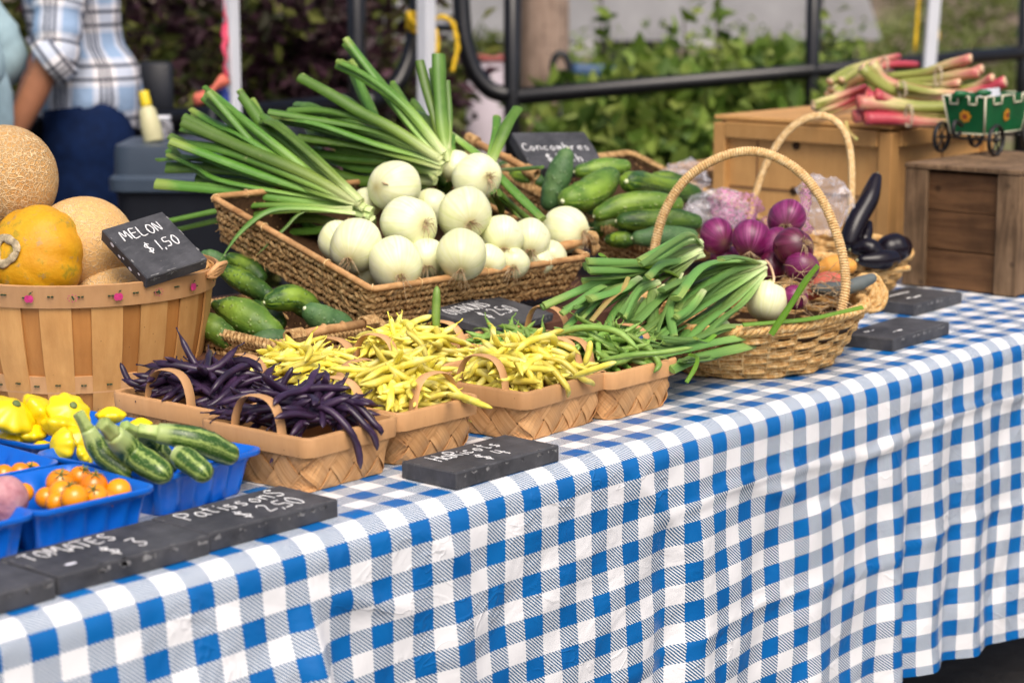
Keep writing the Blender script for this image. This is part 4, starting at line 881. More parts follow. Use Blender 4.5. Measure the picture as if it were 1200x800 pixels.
cuke('pale_cucumber', [(253, 357, 3.26), (282, 372, 3.24), (318, 390, 3.22)], 22, 'fat bright green cucumber with a tapering neck beside the bushel rim', taper=(.3, .82, 1.0, 1.0, .75))
cuke('cucumber', [(318, 353, 3.26), (345, 352, 3.28), (370, 368, 3.30)], 17, 'cucumber with a yellowish blossom end lying crosswise')
cuke('dull_cucumber', [(365, 366, 3.20), (385, 376, 3.22), (410, 388, 3.24)], 19, 'dark cucumber with its pale round end pointing forward')
cuke('pale_cucumber', [(236, 374, 3.18), (252, 388, 3.17), (272, 402, 3.16)], 16, 'lighter cucumber low beside the bushel staves')
cuke('dull_cucumber', [(295, 402, 3.17), (315, 397, 3.18), (340, 396, 3.20)], 14, 'dark cucumber half hidden behind the yellow beans')
cuke('cucumber', [(270, 303, 3.46), (290, 312, 3.45), (306, 325, 3.43)], 12, 'slim cucumber at the back under the onion leaves')
cuke('dull_cucumber', [(240, 299, 3.44), (250, 303, 3.44), (262, 310, 3.44)], 10, 'small cucumber end showing beside the melon slate')
cuke('cucumber', [(300, 360, 3.34), (310, 366, 3.33), (325, 378, 3.30)], 16, 'cucumber deep in the basket behind the fat one')
cuke('dull_cucumber', [(663, 182, 3.86), (652, 212, 3.86), (644, 238, 3.86)], 16, 'dusty dull cucumber standing up against the price slate')
cuke('pale_cucumber', [(667, 234, 3.80), (690, 224, 3.84), (714, 208, 3.90)], 20, 'fat cucumber with a yellow green end beside the standing one', taper=(.7, .97, 1.0, .95, .75))
cuke('pale_cucumber', [(680, 201, 3.96), (705, 196, 3.97), (732, 195, 3.98)], 13, 'cucumber lying along the top of the pile below the slate')
cuke('cucumber', [(738, 213, 3.82), (760, 217, 3.90), (790, 224, 3.96), (812, 227, 4.0)], 14.5, 'long cucumber with its round end facing out', taper=(.85, 1, .9, 1, .8))
cuke('pale_cucumber', [(703, 251, 3.78), (725, 243, 3.79), (760, 238, 3.80), (792, 240, 3.82)], 15, 'bumpy light green cucumber in the middle of the pile')
cuke('cucumber', [(730, 259, 3.76), (760, 257, 3.77), (790, 257, 3.79), (815, 260, 3.80)], 14.5, 'straight dark cucumber with speckled end below the bumpy one')
cuke('dull_cucumber', [(748, 279, 3.72), (775, 278, 3.73), (810, 277, 3.75)], 14, 'lowest dark cucumber behind the wicker basket handle')
cuke('cucumber', [(715, 281, 3.78), (728, 280, 3.77), (740, 281, 3.77)], 11, 'short dark cucumber deep at the bottom of the pile')
cuke('cucumber', [(600, 206, 4.0), (618, 210, 3.98), (632, 214, 3.97)], 13, 'dark cucumber behind the white onions under the slate')
cuke('cucumber', [(755, 218, 4.06), (775, 212, 4.08), (800, 214, 4.1)], 12, 'cucumber at the back beside the clear plastic bag')
cuke('dull_cucumber', [(588, 195, 4.06), (600, 193, 4.06), (612, 197, 4.05)], 9, 'slim cucumber at the far end of the pile')
cuke('cucumber', [(690, 270, 3.88), (720, 262, 3.88), (760, 264, 3.9)], 15, 'cucumber buried under the straight dark ones')
cuke('cucumber', [(650, 262, 3.92), (680, 255, 3.92), (705, 240, 3.95)], 15, 'cucumber buried beneath the fat yellow green one')

# ================================================================== ONIONS
LN = V3(-.5, -.45, .74)
def leaf_mesh(pts, wpx, parent, mat='onion_leaf', d=3.5, flat=.42, end='cut', base=.75, n=20, name='leaf'):
    P = smoothpath(pts, n); w = wpx/FPX*d/2; s = np.linspace(0, 1, n)
    rd = (1.04 if mat == 'onion_leaf' else .92+.22*math.sin(w*9e3+P[0][0]*80))*w*(base+(1-base)*np.clip(s*3, 0, 1))*(1.0 if end == 'cut' else np.clip((1-s)*3.2, .04, 1)); rd = rd*(1+.06*np.sin(s*11+wpx))
    mb = MB(); mb.tube(P, rd, 10, flat*1.4 if mat == 'onion_leaf' else .42, up=LN+.35*V3(math.sin(w*7e3), math.cos(P[0][1]*90), 0), cap=True)
    return mb.build(name, mat, parent, auto=55)
def onion_at(kind, px, py, d, rpx, label, neck=None, zs=.94, tuft=True, group='white onions'):
    zs = zs*(.93+.14*abs(math.sin(px*1.7+py)))
    c = atd(px, py, d); r = rpx/FPX*d*(1.13 if kind == 'white_onion' else 1.03); nk = V3(*neck) if neck is not None else V3(-.5, .4, .6); nk /= np.linalg.norm(nk); fr = frame_z(nk)
    t = thing('white_onion' if kind == 'white_onion' else 'red_onion', c-V3(0, 0, r), label, 'onion', group)
    prof = [(max(1e-4, q*r), z*r*zs) for q, z in ((.04, -.98), (.16, -.97), (.42, -.90), (.70, -.72), (.90, -.42), (.99, -.08), (.97, .22), (.84, .55), (.60, .80), *(((.34, .93), (.18, 1.0), (.12, 1.07), (.10, 1.12)) if kind == 'white_onion' else ((.40, .92), (.22, 1.08), (.10, 1.3), (.04, 1.55))))]
    P_ = smoothpath([(a, b, 0) for a, b in prof], 24); mb = MB(); lathe(mb, [(max(1e-4, a), b) for a, b, _ in P_], 32, fr, c, lambda a, q: 1+(.035 if kind == 'white_onion' else .06)*np.sin(a*2+rpx*3)+.016*np.sin(a*5+px)+.02*np.sin(a+q*5+px)); mb.build('bulb', kind, t)
    if tuft:
        m = MB(); b0 = c-fr[:, 2]*r*zs*.95; rr = random.Random(int(px*13+py))
        for k in range(22):
            a = rr.uniform(0, 2*PI); dv = (fr[:, 0]*math.cos(a)+fr[:, 1]*math.sin(a)); L = rr.uniform(.008, .024)
            m.tube([b0+dv*.002, b0+dv*L*.5-fr[:, 2]*L*.5, b0+dv*L*.9-fr[:, 2]*L*.6-V3(0, 0, L*rr.uniform(.2, .8))], [.0007, .0006, .0003], 4, cap=False)
        m.build('root_tuft', 'rootlet', t)
    return t
N_ = lambda a, b, c: a*RT+b*UPV+(c+.55)*FW
WO_ = {}
for key, px, py, d, r, nk, lab in (
    ('a', 462, 219, 3.52, 28, N_(.9, .1, .5), 'white onion with a brown nick, topmost of the pile'), ('b', 479, 262, 3.42, 29.5, N_(-.8, .1, .5), 'white onion in the middle of the pile, touching the brown nicked one below'),
    ('c', 545, 251, 3.46, 28.5, N_(-.3, .6, .7), 'large white onion with hanging roots, above the ribbed one'), ('d', 559, 208, 3.62, 26, N_(-.7, .1, .7), 'white onion standing highest beside the upright leaves'),
    ('e', 417, 288, 3.35, 28.5, N_(.25, .8, .6), 'white onion nearest the left wall of the basket'), ('f', 464, 309, 3.31, 29, N_(-.3, .7, .7), 'white onion resting on the front rim at the basket corner'),
    ('g', 541, 298, 3.36, 27, N_(0, .9, .5), 'white onion with ribbed skin sitting below the large rooted one'), ('h', 589, 277, 3.48, 23, N_(-.1, .9, .5), 'white onion right of the rooted one, roots facing out'),
    ('i', 621, 281, 3.53, 22.5, N_(0, .8, .6), 'white onion just behind the bamboo grip'), ('j', 663, 270, 3.62, 25, N_(-.9, .2, .3), 'white onion at the end, half behind the bamboo grip'),
    ('k', 498, 303, 3.40, 22, N_(-.2, .7, .7), 'white onion squeezed behind the front rim onions'), ('l', 504, 243, 3.58, 20, N_(.3, .8, .6), 'white onion deep between the two upper ones'),
    ('m', 535, 195, 3.68, 17, N_(.1, 1, .1), 'small white onion under the tall upright leaves'), ('n', 430, 238, 3.55, 16, N_(-.8, .2, .4), 'small white onion showing behind the topmost one'),
    ('o', 602, 308, 3.47, 17, N_(0, .5, .9), 'white onion low in the basket under the rooted row'), ('p', 645, 300, 3.56, 17, N_(0, .5, .9), 'white onion low under the bamboo grip'),
    ('q', 398, 284, 3.43, 23, N_(-.3, .6, .6), 'white onion mostly hidden at the left wall'), ('r', 433, 322, 3.38, 15, N_(-.3, .6, .6), 'white onion low in the basket corner'), ('t', 572, 306, 3.44, 19, N_(0, .6, .6), 'white onion low in the gap above the rim middle'), ('u', 560, 312, 3.50, 18, N_(0, .6, .6), 'white onion buried below the rooted row'), ('v', 632, 306, 3.53, 15, N_(0, .6, .6), 'white onion buried under the end of the row'), ('s', 517, 318, 3.42, 15, N_(0, .6, .6), 'white onion low behind the middle of the front rim')):
    WO_[key] = onion_at('white_onion', px, py, d, r, lab, nk, tuft=key in 'cdghobkeisfj')
m = MB(); cc = atd(447, 214, 3.475); m.tube([cc, cc+RT*.006-UPV*.002, cc+RT*.012-UPV*.004-FW*.001], [.001, .002, .0006], 6); m.build('skin_nick', 'rootlet', WO_['a'])
def leaves(owner, conv, d0, d1, specs, mat='onion_leaf', **k):
    if mat in ('onion_leaf', 'leek_leaf') and len(specs) >= 6:   # a second, thinner leaf beside most of them
        rj = random.Random(len(specs)*31+int(d0*100)); specs = list(specs)+[([pts[0]]+[(x+rj.uniform(-16, 16)*(q+1)/len(pts), y+rj.uniform(-26, 22)*(q+1)/len(pts)) for q, (x, y) in enumerate(pts[1:])], w*rj.uniform(.55, .85)) for pts, w in specs for _ in '12']
    for i, (pts, w) in enumerate(specs):
        m_ = len(pts); dd = (i*.37 % 1-.5)*.05
        P = [atd(*conv(x, y), d0+(d1-d0)*q/(m_-1)+dd*q/(m_-1)) for q, (x, y) in enumerate(pts)]
        own = owner[i % len(owner)] if isinstance(owner, (list, tuple)) else owner
        leaf_mesh(P, w, own, mat, d0, **k)
z3 = lambda x, y: (180+x/2.963, 40+y/2.963); z2 = lambda x, y: (300+x/4, y/4)
A_ = [WO_[k] for k in 'ebfqn']
leaves(A_, z3, 3.50, 3.62, [([(760, 612), (600, 560), (350, 480), (60, 372)], 14), ([(755, 632), (600, 592), (300, 547), (8, 520)], 15), ([(735, 605), (560, 510), (400, 420), (180, 217)], 15), ([(720, 590), (520, 480), (300, 390), (103, 305)], 15), ([(715, 590), (480, 490), (250, 405), (108, 380)], 11), ([(720, 580), (560, 430), (440, 330), (382, 288)], 14), ([(700, 590), (540, 540), (450, 480), (320, 440)], 9)])
leaves(A_, z3, 3.53, 3.68, [([(690, 580), (560, 470), (420, 370), (305, 215)], 12), ([(690, 600), (350, 330), (250, 250), (188, 200)], 11), ([(690, 600), (330, 370), (220, 320), (140, 275)], 12), ([(700, 610), (400, 500), (200, 470), (45, 470)], 11), ([(700, 600), (300, 440), (150, 430), (8, 435)], 4), ([(700, 590), (260, 520), (150, 470), (52, 405)], 10), ([(690, 600), (420, 460), (200, 360), (100, 330)], 10), ([(690, 590), (480, 400), (400, 320), (330, 240)], 11), ([(690, 600), (300, 480), (180, 440), (60, 425)], 9)])
leaves(A_, z3, 3.44, 3.40, [([(700, 622), (530, 605), (400, 615), (300, 690), (225, 795)], 9), ([(690, 600), (530, 612), (450, 680), (353, 772)], 5)], end='taper')
leaves(A_, z3, 3.50, 3.60, [([(690, 610), (480, 595), (300, 600), (35, 652)], 7), ([(690, 615), (480, 612), (280, 635), (68, 682)], 7), ([(740, 625), (680, 655), (580, 680), (480, 688)], 13), ([(760, 640), (760, 680), (775, 760)], 12)])
B_ = [WO_[k] for k in 'adlmb']
leaves(B_, z2, 3.62, 3.72, [([(880, 770), (700, 670), (500, 600), (60, 525)], 10), ([(880, 720), (700, 500), (520, 370), (383, 303)], 13), ([(860, 740), (740, 600), (600, 420), (425, 200)], 14), ([(870, 750), (640, 600), (480, 520), (330, 430), (203, 362)], 13), ([(870, 750), (700, 650), (540, 570), (340, 530), (150, 520)], 10), ([(870, 770), (760, 730), (560, 680), (300, 600), (115, 568)], 11), ([(870, 790), (700, 740), (500, 690), (200, 640)], 10), ([(860, 810), (780, 790), (600, 730), (380, 700)], 13), ([(840, 840), (800, 790), (740, 720), (615, 648)], 11)])
leaves(B_, z2, 3.68, 3.86, [([(880, 700), (800, 560), (720, 520), (640, 400)], 12), ([(870, 740), (600, 600), (520, 480), (440, 300)], 13), ([(880, 740), (560, 560), (430, 470), (350, 440)], 11), ([(870, 760), (400, 560), (250, 500), (190, 490)], 10), ([(870, 780), (500, 640), (300, 560), (60, 560)], 11), ([(860, 770), (600, 640), (300, 640), (250, 610)], 11), ([(880, 730), (820, 600), (740, 480)], 11), ([(860, 780), (450, 720), (380, 760), (280, 700)], 11)])
leaves(A_, z3, 3.56, 3.66, [([(690, 600), (600, 500), (520, 440), (470, 400)], 14), ([(700, 600), (500, 560), (350, 560), (230, 555)], 13), ([(700, 600), (430, 530), (280, 500), (150, 500)], 13), ([(720, 600), (560, 540), (430, 520), (330, 500)], 14), ([(650, 660), (560, 640), (450, 640), (380, 620)], 13), ([(640, 690), (560, 680), (500, 650)], 13), ([(700, 690), (620, 700), (540, 720)], 13)])
leaves(B_, z2, 3.66, 3.76, [([(860, 790), (700, 760), (560, 760), (420, 740)], 14), ([(850, 800), (680, 790), (480, 780), (300, 720)], 14), ([(840, 820), (700, 830), (560, 800), (420, 780)], 14), ([(830, 850), (640, 830), (500, 850), (330, 800)], 14), ([(860, 770), (600, 720), (420, 680), (240, 660)], 13), ([(860, 760), (650, 680), (450, 600), (260, 590)], 13), ([(850, 800), (620, 760), (430, 740), (200, 710)], 13), ([(840, 850), (720, 880), (600, 870)], 14), ([(790, 790), (840, 830), (880, 870)], 13), ([(940, 800), (920, 850), (880, 900)], 13)])
D_ = [WO_[k] for k in 'md']
leaves(D_, z2, 3.66, 3.72, [([(905, 760), (875, 600), (862, 430), (856, 258)], 17), ([(890, 740), (840, 560), (800, 420), (768, 288)], 12), ([(900, 720), (880, 560), (840, 420), (828, 325)], 9), ([(900, 700), (905, 620), (905, 520), (895, 380)], 8), ([(915, 760), (905, 690), (910, 640)], 16)], flat=.5)
leaves([WO_['d'], WO_['j']], z2, 3.60, 3.72, [([(1090, 790), (1130, 690), (1180, 580), (1226, 510)], 14), ([(1080, 800), (1110, 700), (1125, 610), (1130, 550)], 10)])
leaves([WO_['j'], WO_['i']], lambda x, y: (x, y), 3.74, 3.60, [([(521, 152), (545, 170), (565, 186), (600, 222), (636, 257)], 12), ([(636, 268), (616, 254), (600, 240), (585, 226)], 10), ([(612, 262), (600, 246), (590, 236), (576, 222)], 8), ([(585, 199), (610, 198), (635, 196)], 7), ([(590, 258), (586, 240), (578, 224)], 9)])

# ================================================================== OVAL WICKER BASKET WITH A HOOP HANDLE
def wicker_basket(c, a, b, yaw, H, label, rows=9, stakes=26, k0=.70):
    t = thing('wicker_basket', c, label, 'basket', 'wicker baskets with hoop handles'); c = np.asarray(c, float); R = rotz(yaw); th = np.linspace(0, 2*PI, stakes*6+1)
    Wp = lambda x, y, z: (np.stack([x, y, z+0*x], -1)) @ R.T + c
    prof = lambda q: k0+(1-k0)*(q**.8)
    m = MB()
    for j in range(rows):
        q = (j+.5)/rows; k = prof(q); off = .0045*np.sin(th*stakes/2+PI*j); lift = .012*(np.abs(np.cos(th))**2)*q
        for d in (0, .0045): m.tube(Wp((a*k+off)*np.cos(th), (b*k+off)*np.sin(th), H*q+lift+d+.0006*np.sin(th*7+j)), .0031, 5, cap=False)
    m.build('woven_side', 'wicker', t)
    m = MB()
    for i in range(stakes):
        A = i/stakes*2*PI; qq = np.linspace(0, 1.02, 7); lf = .012*abs(math.cos(A))**2; m.tube(Wp(np.array([a*prof(q)*math.cos(A) for q in qq]), np.array([b*prof(q)*math.sin(A) for q in qq]), np.array([H*q+lf*q for q in qq])), .003, 5)
    m.build('stake', 'wicker', t)['kind'] = 'stuff'
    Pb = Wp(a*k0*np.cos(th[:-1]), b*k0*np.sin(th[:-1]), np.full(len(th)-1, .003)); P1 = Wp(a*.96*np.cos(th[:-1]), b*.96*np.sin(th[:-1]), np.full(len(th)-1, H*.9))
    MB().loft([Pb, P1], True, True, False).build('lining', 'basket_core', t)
    m = MB(); lift = .012*np.abs(np.cos(th))**2
    for s in range(4):
        ph = s*PI/2+th*26; m.tube(Wp((a+.006*np.cos(ph))*np.cos(th), (b+.006*np.cos(ph))*np.sin(th), H+.006+lift+.006*np.sin(ph)), .0042, 6, cap=False)
    m.build('braided_rim', 'wicker', t); return t
wc = atd(880, 400, 3.41); wc[2] = TZ+.002
hd = (at(987, 362, .84)-at(770, 345, .84)); hyaw = math.atan2(hd[1], hd[0])
wk = wicker_basket(wc, .178, .225, hyaw, .080, 'oval wicker basket with tall hoop handle full of onions and leeks')
hp = smoothpath([atd(762, 330, 3.50), atd(766, 296, 3.50), atd(778, 250, 3.48), atd(804, 210, 3.46), atd(845, 184, 3.44), atd(888, 178, 3.42), atd(930, 196, 3.40), atd(962, 232, 3.38), atd(984, 285, 3.36), atd(991, 330, 3.35), atd(986, 365, 3.345), atd(983, 385, 3.345)], 90)
MB().tube(hp, .0072, 10, .8, up=FW).build('handle', 'cane', wk)
m = MB(); T = np.gradient(hp, axis=0); T /= np.linalg.norm(T, axis=1)[:, None]; q = np.linspace(0, 1, 2400); C_ = np.stack([np.interp(q, np.linspace(0, 1, 90), hp[:, k]) for k in range(3)], 1); Tt = np.stack([np.interp(q, np.linspace(0, 1, 90), T[:, k]) for k in range(3)], 1)
S = np.cross(Tt, FW); S /= np.linalg.norm(S, axis=1)[:, None]; ph = q*2*PI*150; hel = C_+S*(np.cos(ph)*.0070)[:, None]+np.asarray(FW)*(np.sin(ph)*.0060)[:, None]
m.tube(hel, .0016, 5, cap=False, up=FW); m.build('cane_wrapping', 'cane', wk)
# eggplant basket behind it, with a broad flat handle
ec = at(955, 330, TZ); eb = wicker_basket((1.50, .50, TZ+.002), .16, .17, .3, .085, 'round wicker basket with a broad flat handle holding the eggplants', 9, 26)
ORG[eb.name] = V3(1.50, .50, TZ+.002)
hp = smoothpath([atd(872, 300, 4.02), atd(882, 240, 4.0), atd(899, 190, 3.98), (atd(925, 152, 3.96)), atd(955, 136, 3.94), atd(980, 142, 3.92), atd(995, 170, 3.92), atd(998, 225, 3.92), atd(992, 300, 3.92)], 40)
m = MB()
for s in (-1, 0, 1): m.tube(hp+FW*.0035*s+UPV*.001*s, .0065, 8, .45, up=FW)
m.build('handle', 'cane', eb)
# twisted end loops on the wicker rim next to the slates
m = MB()
for k in range(6):
    c0 = atd(1000+3*k, 330+5*(k % 3), 3.52); m.tube(smoothpath([c0, c0+RT*.02+UPV*.012, c0+RT*.034-UPV*.004, c0+RT*.026-UPV*.030, c0+RT*.004-UPV*.036], 12), .0045, 6)
m.build('rim_rope', 'wicker', eb); m = MB(); m.tube(smoothpath([atd(1010, 325, 3.9), atd(1040, 318, 3.88), atd(1066, 314, 3.86)], 8), .010, 8, .5)
m.build('rim', 'wicker', eb)

RG = 'red onions in the wicker basket'
RO = {}
for key, kind, px, py, d, r, nk, lab in (('a', 'red_onion', 840, 277, 3.52, 20.5, N_(-.4, .5, .5), 'bright purple red onion by the cucumber pile'), ('b', 'red_onion', 881, 280, 3.48, 23, N_(.2, .9, .2), 'round red onion with a dry papery top'),
    ('c', 'dark_red_onion', 930, 290, 3.42, 23, N_(-.5, -.2, .6), 'shiny dark wine red onion standing out in front'), ('d', 'red_onion', 909, 287, 3.48, 20, N_(-.3, -.4, .7), 'red onion half hidden behind the dark shiny one'),
    ('e', 'red_onion', 922, 256, 3.54, 22, N_(.2, .6, .6), 'papery pink red onion highest in the basket'), ('f', 'red_onion', 940, 313, 3.40, 19, N_(-.6, -.3, .5), 'purple onion under the dark shiny one'),
    ('g', 'red_onion', 931, 348, 3.36, 15, N_(-.5, -.2, .7), 'small purple onion low behind the white one'), ('h', 'dark_red_onion', 905, 312, 3.46, 18, N_(-.5, -.3, .7), 'dark onion deep in the basket above the white one'),
    ('i', 'red_onion', 850, 302, 3.54, 17, N_(-.5, .3, .7), 'red onion low beside the hoop handle')):
    RO[key] = onion_at(kind, px, py, d, r, lab, nk, .96, key in 'bceg', RG)
wo2 = onion_at('white_onion', 899, 353, 3.36, 22.5, 'single pale green onion among the leeks in the wicker basket', N_(.2, .9, -.2), .97, False)
MB().tube(smoothpath([atd(905, 334, 3.35), atd(907, 326, 3.36), atd(903, 312, 3.38), atd(897, 305, 3.40)], 10), .0022, 6).build('bent_stalk', 'rhubarb_flesh', wo2)
MB().tube(smoothpath([atd(902, 333, 3.345), atd(915, 331, 3.345), atd(927, 333, 3.35)], 8), [.001, .003, .0045, .005, .005, .004, .0025, .0008], 7, .4).build('leaf_scrap', 'dry_leaf', wo2)
m = MB(); rr = random.Random(5)
for k in range(95):
    c0 = atd(rr.uniform(925, 985), rr.uniform(318, 366), 3.37+rr.uniform(-.03, .04)); dv = RT*rr.gauss(0, .02)+UPV*rr.gauss(-.003, .014)+FW*rr.gauss(0, .01)
    m.tube([c0, c0+dv*.6+UPV*rr.uniform(-.004, .006), c0+dv*1.3], [.0007, .0006, .0003], 4, cap=False)
o = m.build('dry_onion_roots', 'rootlet'); tag(o, 'tangle of dry straw like onion roots beside the hoop foot', 'roots', kind='stuff')
z7 = lambda x, y: (600+x/4, 200+y/4); z5 = lambda x, y: (740+x/2.667, 160+y/2.667)
L1 = thing('leek_bunch', atd(822, 292, 3.42), 'bunch of leek tops folded over beside the cucumbers', 'leeks', 'leek bunches in the wicker basket')
leaves(L1, z7, 3.42, 3.16, [([(890, 330), (800, 340), (700, 400), (480, 490), (150, 632)], 13), ([(890, 350), (760, 390), (640, 430), (345, 442)], 12), ([(890, 380), (760, 420), (600, 470), (365, 475)], 11), ([(900, 395), (800, 420), (700, 440), (640, 500)], 12), ([(890, 345), (840, 300), (760, 340), (600, 440)], 12), ([(890, 365), (800, 390), (700, 430), (560, 500), (330, 520)], 11)], 'leek_leaf')
leaves(L1, z7, 3.30, 3.24, [([(500, 480), (470, 440), (420, 395)], 11), ([(780, 500), (720, 465), (605, 440)], 13), ([(705, 500), (650, 495), (585, 512)], 12), ([(765, 535), (720, 570), (620, 548)], 13)], 'bright_leaf')
L2 = thing('leek_bunch', atd(893, 313, 3.36), 'bunch of leeks fanned out over the wicker rim below the red onions', 'leeks', 'leek bunches in the wicker basket')
leaves(L2, z7, 3.38, 3.17, [([(1180, 430), (1000, 425), (880, 460), (770, 600)], 15), ([(1175, 440), (1030, 470), (870, 560), (760, 650)], 15), ([(1180, 460), (1000, 545), (800, 665), (610, 810)], 12), ([(1185, 490), (1000, 610), (850, 720), (760, 830)], 11), ([(1185, 455), (1040, 580), (900, 740), (800, 830)], 11), ([(1170, 445), (1000, 500), (900, 560), (760, 660)], 14), ([(1170, 435), (980, 450), (830, 500), (700, 560)], 13), ([(1170, 435), (1060, 405), (980, 410)], 12), ([(1180, 470), (950, 640), (700, 800)], 12), ([(1180, 460), (1010, 510), (830, 640), (650, 740)], 13), ([(1170, 450), (900, 520), (760, 570), (640, 640)], 13)], 'leek_leaf')
leaves(L2, z7, 3.37, 3.12, [([(1185, 450), (1000, 570), (820, 680), (640, 800)], 14), ([(1185, 470), (1050, 600), (900, 720), (780, 830)], 12), ([(1175, 445), (960, 570), (800, 690), (690, 780)], 14), ([(1180, 440), (940, 520), (760, 640), (600, 760)], 14), ([(1180, 470), (980, 640), (860, 760), (700, 850)], 13), ([(1170, 440), (900, 490), (720, 570), (580, 700)], 14), ([(1185, 480), (1080, 620), (980, 700), (830, 840)], 12)], 'leek_leaf')
leaves(L1, z7, 3.36, 3.18, [([(880, 380), (740, 450), (600, 520), (420, 640)], 13), ([(870, 390), (740, 480), (600, 570), (480, 690)], 13), ([(880, 370), (700, 450), (520, 520), (370, 590)], 13), ([(860, 400), (760, 500), (700, 600), (640, 700)], 13), ([(840, 420), (720, 540), (620, 640), (520, 740)], 12), ([(860, 380), (660, 470), (500, 540), (300, 640)], 12)], 'leek_leaf')
leaves(L2, z7, 3.22, 3.12, [([(800, 480), (740, 600), (700, 700), (680, 760)], 5), ([(680, 560), (660, 590), (660, 700), (655, 770)], 14), ([(690, 520), (600, 560), (520, 690)], 11), ([(540, 580), (480, 660), (440, 745)], 10), ([(360, 610), (310, 670), (255, 740)], 9), ([(560, 520), (450, 570), (320, 690)], 11), ([(800, 560), (740, 640), (760, 780)], 13), ([(720, 540), (620, 640), (560, 760)], 12), ([(620, 600), (560, 700), (540, 800)], 10), ([(460, 560), (350, 620), (300, 640)], 10), ([(900, 560), (840, 640), (760, 700)], 13), ([(600, 500), (500, 560), (360, 600)], 10), ([(480, 600), (380, 680), (340, 760)], 10), ([(450, 540), (400, 560), (240, 660)], 9)], 'leek_leaf')
leaves(L2, z7, 3.20, 3.12, [([(545, 500), (520, 550), (450, 610), (370, 705)], 7), ([(600, 620), (620, 660), (600, 720)], 3)], 'dry_leaf')
L3 = thing('leek_bunch', atd(900, 392, 3.22), 'bluish leek leaves lying along the near wicker rim', 'leeks', 'leek bunches in the wicker basket')
leaves(L3, z5, 3.24, 3.05, [([(430, 615), (300, 635), (180, 660), (60, 690)], 13), ([(420, 640), (320, 660), (210, 690), (120, 720)], 14), ([(400, 600), (300, 600), (200, 640), (100, 640)], 11), ([(380, 590), (260, 600), (150, 660), (40, 650)], 12), ([(330, 650), (250, 690), (160, 700)], 13), ([(300, 580), (200, 640), (80, 690)], 11)], 'leek_leaf')
leaves(L3, z5, 3.06, 3.02, [([(180, 680), (205, 690), (200, 720), (172, 768)], 7), ([(260, 620), (230, 640), (200, 630)], 8)], 'bright_leaf')
for pts, w, lab in (([(583, 403), (545, 450), (500, 522), (436, 618)], 11, 'bright green cut leaf leaning on the pale onion'), ([(722, 533), (640, 552), (540, 572), (348, 588)], 8, 'long bright leaf lying across the rim past the hoop foot')):
    P = [atd(*z5(x, y), 3.14+.03*(len(pts)-i if w == 8 else i*.3)) for i, (x, y) in enumerate(pts)]; o = leaf_mesh(P, w, None, 'bright_leaf', 3.27, .25, base=1); o.name = 'onion_leaf'; tag(o, lab, 'leaf')

# plastic bags, produce colours behind the hoop
def crumple(name, mat, c, size, seed, label, cat):
    mb = MB(); lathe(mb, sphere_prof(1, 13), 19); V = mb.v[0]; k = 1+.22*wob(V, 2.2, seed)+.14*wob(V, 5.5, seed+3)+.07*wob(V, 12, seed+5); k = k+.07*np.sign(wob(V, 6, seed+8))*np.abs(wob(V, 6, seed+8))**.5; mb.v[0] = V*k[:, None]*np.asarray(size)+np.asarray(c)
    return tag(mb.build(name, mat, smooth=mat != 'clear_plastic'), label, cat)
crumple('plastic_bag', 'clear_plastic', atd(802, 208, 4.15), (.045, .05, .035), 1, 'clear plastic bag standing behind the long cucumber', 'bag'); crumple('plastic_bag', 'clear_plastic', atd(838, 246, 3.95), (.075, .06, .035), 2, 'white plastic bag between cucumbers and red onions', 'bag')
crumple('plastic_bag', 'clear_plastic', atd(968, 238, 3.70), (.040, .05, .052), 3, 'crumpled white plastic bag behind the hoop handle', 'bag'); crumple('net_bag', 'net_plastic', atd(922, 264, 3.58), (.045, .045, .034), 4, 'pink net bag stretched over the highest red onions', 'bag')
crumple('net_bag', 'net_plastic', atd(862, 244, 3.86), (.05, .05, .035), 6, 'pale pink net bag behind the round red onion', 'bag')
gourd('sweet_pepper', 'coral_fabric', [atd(948, 345, 3.47), atd(965, 333, 3.47), atd(985, 330, 3.48)], 13, 'coral red pepper lying behind the hoop foot', 'pepper', None); gourd('sweet_pepper', 'orange_fabric', [atd(960, 316, 3.55), atd(980, 312, 3.55), atd(996, 312, 3.55)], 14, 'orange pepper behind the hoop handle', 'pepper', None)
gourd('cucumber', 'grey_rubber', [atd(955, 338, 3.44), atd(990, 336, 3.45), atd(1022, 326, 3.47)], 9, 'dull grey green cucumber lying along the wicker rim', 'cucumber', CG)
o = crumple('red_onion_skin', 'net_plastic', atd(944, 236, 3.58), (.008, .01, .03), 9, 'upright purple onion skin beside the white bag', 'onion skin')
# eggplants
EG = 'eggplants in the wicker basket'
for pts, r, lab in (([(1027, 208, 3.92), (1018, 235, 3.90), (1003, 262, 3.88), (994, 285, 3.87)], 12.5, 'long black eggplant pointing up against the wooden box'), ([(1018, 262, 3.92), (1012, 282, 3.90), (1006, 300, 3.90)], 9, 'slim black eggplant leaning on the tall one'),
                    ([(1002, 292, 3.86), (1016, 290, 3.86), (1030, 300, 3.86)], 13, 'purplish eggplant at the foot of the tall one'), ([(1030, 295, 3.93), (1044, 288, 3.94), (1056, 290, 3.95)], 18, 'round black eggplant next to the brown crate'), ([(1010, 305, 3.84), (1030, 304, 3.85), (1048, 302, 3.87)], 12, 'black eggplant lying on the basket rim')):
    gourd('eggplant', 'eggplant', [atd(*p) for p in pts], r, lab, 'eggplant', EG, (.55, .85, 1, 1, .85))

